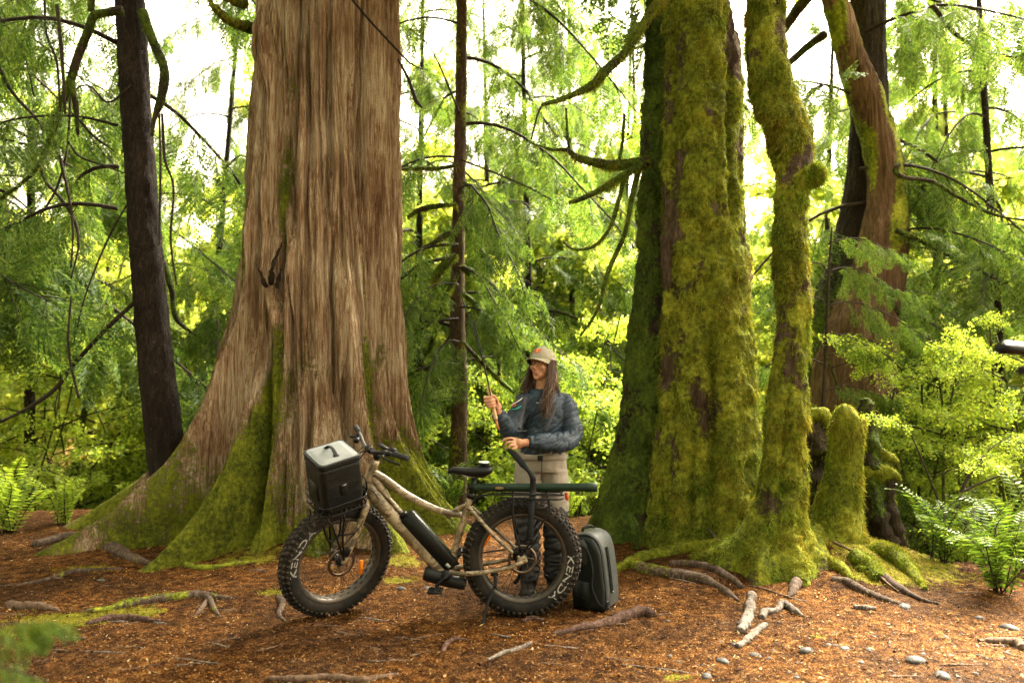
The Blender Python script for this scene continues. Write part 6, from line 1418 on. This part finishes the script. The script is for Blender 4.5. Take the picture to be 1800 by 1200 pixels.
for q, (px, py, r_, lb) in enumerate([(1609, 1161, 17, 'largest pale smooth stone at lower right'), (1657, 1189, 16, 'pale flat stone near the bottom right edge'), (1418, 1144, 13, 'grey angular stone right of the bleached stick'), (1775, 1105, 16, 'dark grey stone near the right edge'), (1484, 1141, 11, 'dull grey stone left of the largest pale stone'),
                          (1328, 1153, 12, 'pale pebble below the bleached stick'), (1590, 1067, 13, 'mossy grey stone by the bare root end'), (1270, 1162, 12, 'brown speckled stone at bottom centre right'), (1242, 1189, 12, 'pale flat stone at the bottom edge'), (1722, 1086, 8, 'small grey stone below the right fern'), (1528, 1142, 8, 'small dark pebble between two grey stones'), (705, 1035, 9, 'grey stone on the ground between the wheels'), (750, 1035, 9, 'dark flat stone below the bicycle drive unit'), (178, 1020, 7, 'pale chip of stone on the left litter')]): stone(px, py, r_, lb, None, q)
rs = np.random.RandomState(77); gS = 'pebbles scattered on the litter'
for q in range(70):
    px = 1150 + 650 * rs.rand()**.75; py = 1085 + 112 * rs.rand(); stone(px, py, 2.5 + 4.5 * rs.rand()**2, 'small grey pebble scattered on the needle litter at lower right', gS, 20 + q)

# ------------------------------------------------------------------ ferns and small plants
def frond(L_, seed, n=34):
    rs = np.random.RandomState(seed); t_ = np.linspace(0, 1, 24); path = np.stack([L_ * t_ * (1 - .12 * t_), 0 * t_, L_ * (.75 * t_ - .72 * t_**2.2)], 1)
    mb = MB().tube(path, np.linspace(.0045, .0012, 24), 5, 24, smoothpath=False, m=0); O, D, LL, W, NN = [], [], [], [], []
    for s_ in (-1, 1):
        for i_ in range(n):
            f = .06 + .94 * i_ / n; p = path[min(int(f * 23), 23)]; tg = path[min(int(f * 23) + 1, 23)] - path[max(int(f * 23) - 1, 0)]; tg /= np.linalg.norm(tg)
            prof = math.sin(min(f * 1.25 + .15, 1) * math.pi / 2) * (1 - f)**.55
            O.append(p); D.append(np.array([0, s_, 0]) + tg * .35 + [0, 0, -.12 + .1 * rs.normal()]); LL.append(.16 * L_ * prof * (.9 + .2 * rs.rand()) + .006); W.append(.0075 * L_ / .7); NN.append(np.cross(tg, [0, s_, 0]) * s_ + rs.normal(size=3) * .15)
    V, Q = kites(np.array(O), np.array(D), np.array(LL), np.array(W), np.array(NN)); mb.add(V, Q, m=1); return mb
L_FR = lib([frond(.75, k_) for k_ in range(3)], 'frond', [M_twig, M_fern]); L_FRB = lib([frond(.75, k_) for k_ in range(3)], 'frond', [M_twig, M_vine])
def fern(px, py, Y, size, n, seed, label, name='sword_fern', lb=None, base=None):
    rs = np.random.RandomState(seed); p = P(px, py, Y) if Y else G(px, py); p[2] = float(H(p[0], p[1])); t = thing(name, label, 'fern', p)
    for q in range(n): place((lb or L_FR)[q % 3], 'frond', t, p + rs.normal(size=3) * [.03, .03, 0], q * 360 / n + rs.normal() * 16, 28 + 40 * rs.rand(), rs.normal() * 15, size * (.75 + .5 * rs.rand()))
fern(1752, 1040, 0, 1.0, 19, 1, 'large sword fern with upright fronds at the right edge'); fern(1660, 1010, 5.7, 1.0, 13, 2, 'sword fern drooping beside the mossy bank, left of the large one'); fern(1810, 1010, 5.6, 1.2, 13, 3, 'sword fern half outside the right edge')
fern(15, 935, 7.0, 1.1, 16, 4, 'bright sword fern at the left edge', lb=L_FRB); fern(112, 935, 7.3, .8, 14, 5, 'bright sword fern beside the giant cedar root at left', lb=L_FRB); fern(-60, 900, 8.2, 1.3, 12, 14, 'tall fern cut by the left edge', lb=L_FRB)
fern(1120, 965, 6.15, .42, 8, 6, 'small dark fern at the foot of the shade-toned mossy trunk'); fern(1560, 985, 7.2, .75, 11, 7, 'fern in the hollow behind the mossy stump'); fern(1700, 960, 6.8, .75, 11, 8, 'fern behind the large sword fern at right', lb=L_FRB)
fern(790, 880, 8.0, .9, 12, 9, 'fern beside the slim conifer behind the saddle'); fern(1000, 890, 7.9, .8, 12, 10, 'bright fern behind the person', lb=L_FRB); fern(880, 880, 8.2, .9, 12, 11, 'bright fern between the slim conifer and the person', lb=L_FRB)
# slender bare sapling by the right fern
t = thing('bare_sapling', 'slender dark sapling leaning right beside the large fern', 'sapling', G(1630, 1000)); 
for rows in ([(1626, 1005, 3), (1650, 960, 4), (1672, 915, 4), (1685, 880, 3), (1700, 840, 2.5), (1730, 800, 2)], [(1690, 865, 2.5), (1720, 850, 2), (1760, 835, 1.2)], [(1672, 920, 2.5), (1650, 880, 2), (1630, 830, 1.5), (1600, 760, 1.2)]): add_limb(t, rows, 6.2, M_twig, 0, k=7, n=24, name='stem')
rs = np.random.RandomState(3)
for px, py in [(1735, 795), (1765, 835), (1600, 760), (1640, 840), (1705, 830)]: place(L_VIN[rs.randint(4)], 'leafy_branch', t, P(px, py, 6.2), rs.rand() * 360, 10, 0, .5)
# wispy hemlock seedling branches before the forked cedar
t = thing('hemlock_sapling', 'small pale hemlock sapling in front of the forked cedar at right', 'sapling', P(1440, 760, 7.4))
add_limb(t, [(1440, 800, 4), (1450, 650, 3), (1455, 520, 2.5), (1462, 400, 1.5)], 7.4, M_twig, 0, k=7, name='stem')
for q, (px, py, yaw, s_) in enumerate([(1455, 430, 5, .5), (1455, 480, 20, .5), (1452, 530, 170, .45), (1452, 540, -10, .55), (1448, 600, 15, .55), (1447, 640, 175, .5), (1445, 690, -5, .5), (1452, 470, 200, .4)]): place(L_CON[q % 4], 'bough', t, P(px, py, 7.4), yaw, 15, 0, s_ * .8)
# near conifer seedling, out of focus at the lower left corner
t = thing('cedar_seedling', 'blurred green seedling tip in the lower left corner', 'sapling', np.array([-1.30, 1.75, 0]))
MB().tube([(-1.30, 1.75, -.02), (-1.32, 1.75, .4), (-1.34, 1.75, .85)], (.012, .009, .005), 7, 12).build('stem', M_twig, t)
for q, (yaw, pit, z) in enumerate([(-10, 10, .80), (30, 5, .72), (-45, 0, .70), (80, 15, .84), (160, 5, .75), (10, -10, .62)]): place(L_CON[2], 'bough', t, (-1.33, 1.75, z), yaw, pit, 0, .17)
# tripod standing outside the frame; its pan handle reaches in at the right
t = thing('tripod', 'blurred black handle end of a camera tripod at the right edge', 'tripod', (1.80, 1.8, 0)); hx = P(1757, 612, 1.8)
MB().tube([hx, hx + [.006, 0, 0], hx + [.12, .02, -.008]], (.016, .018, .018), 16, 6).build('pan_handle', M_blk, t); MB().tube([hx + [.11, .02, -.008], np.array([1.78, 1.9, 1.50])], .007, 10).build('handle_rod', M_blk, t)
MB().tube([(1.80, 1.9, 1.42), (1.80, 1.9, 1.58)], .045, 20).build('head', M_blk, t); k2 = P(1792, 650, 1.8); MB().tube([k2, k2 + [.1, 0, 0]], .012, 12).tube([k2 + [.1, 0, 0], (1.78, 1.9, 1.46)], .008, 8).build('lock_knob', M_grip, t)
for a in (20, 140, 260): MB().tube([(1.80, 1.9, 1.42), (1.80 + .42 * math.cos(R(a)), 1.9 + .42 * math.sin(R(a)), 0)], (.018, .012), 10).build('leg', M_blk, t)
ORGt = None

# ------------------------------------------------------------------ needle litter and ground moss
def Hm(x, y): return H(x, y) + .010 * fbm(x * 9, y * 9, 1.0, 3) + .012 * np.maximum(noise(x * 3.1, y * 6.2, 9), 0)
def litter():
    rs = np.random.RandomState(9); n = 125000; y = 2.9 + 5.2 * rs.rand(n)**1.35; x = rs.uniform(-1, 1, n) * (.78 * y + .5)
    keep = y < edge_y(x) + .6; x, y = x[keep], y[keep]; n = len(x); O = np.stack([x, y, Hm(x, y) + .004 + .006 * rs.rand(n)], 1); a = rs.rand(n) * 2 * np.pi
    D = np.stack([np.cos(a), np.sin(a), rs.normal(size=n) * .25], 1); L_ = .008 + .034 * rs.rand(n)**3; W = .0014 + .0055 * rs.rand(n)**4
    V, Q = kites(O, D, L_, W, np.array([0, 0, 1.]) + rs.normal(size=(n, 3)) * .5); o = link('needle_litter', make_mesh('needle_litter', V, Q, smooth=False), M_lit); o['kind'] = 'stuff'
def litter_mat():
    m, t, b = base_mat('fallen_needles'); g = t.nodes.new('ShaderNodeNewGeometry'); r = ramp(t, [(0, (.018, .009, .005)), (.22, (.026, .010, .003)), (.42, (.085, .032, .006)), (.62, (.175, .070, .014)), (.82, (.28, .135, .034)), (1, (.40, .29, .16))], g.outputs['Random Per Island'])
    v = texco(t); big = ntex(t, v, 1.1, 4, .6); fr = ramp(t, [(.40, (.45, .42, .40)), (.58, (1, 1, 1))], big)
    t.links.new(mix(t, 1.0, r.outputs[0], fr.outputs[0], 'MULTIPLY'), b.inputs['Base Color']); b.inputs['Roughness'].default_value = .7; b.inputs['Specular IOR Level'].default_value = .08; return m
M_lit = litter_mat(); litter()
def ground_moss():
    rs = np.random.RandomState(19); n = 260000; y = 2.9 + 4.6 * rs.rand(n); x = rs.uniform(-5.5, 5, n); m_ = moss_ground(x, y) + .35 * noise(x * 6, y * 6, 2); k_ = (m_ > .42) & (rs.rand(n) < m_) ; x, y = x[k_][:60000], y[k_][:60000]; n = len(x)
    O = np.stack([x, y, Hm(x, y) - .002], 1); D = rs.normal(size=(n, 3)) * .5 + [0, 0, 1]; L_ = .008 + .018 * rs.rand(n); s = rs.normal(size=(n, 3)); D /= np.linalg.norm(D, axis=1)[:, None]; s = np.cross(D, s); s /= np.linalg.norm(s, axis=1)[:, None]
    V = np.stack([O - s * .003, O + s * .003, O + D * L_[:, None]], 1).reshape(-1, 3); o = link('ground_moss', make_mesh('ground_moss', V, None, np.arange(n * 3).reshape(-1, 3), smooth=False), M_fuzz); o['kind'] = 'stuff'
ground_moss()
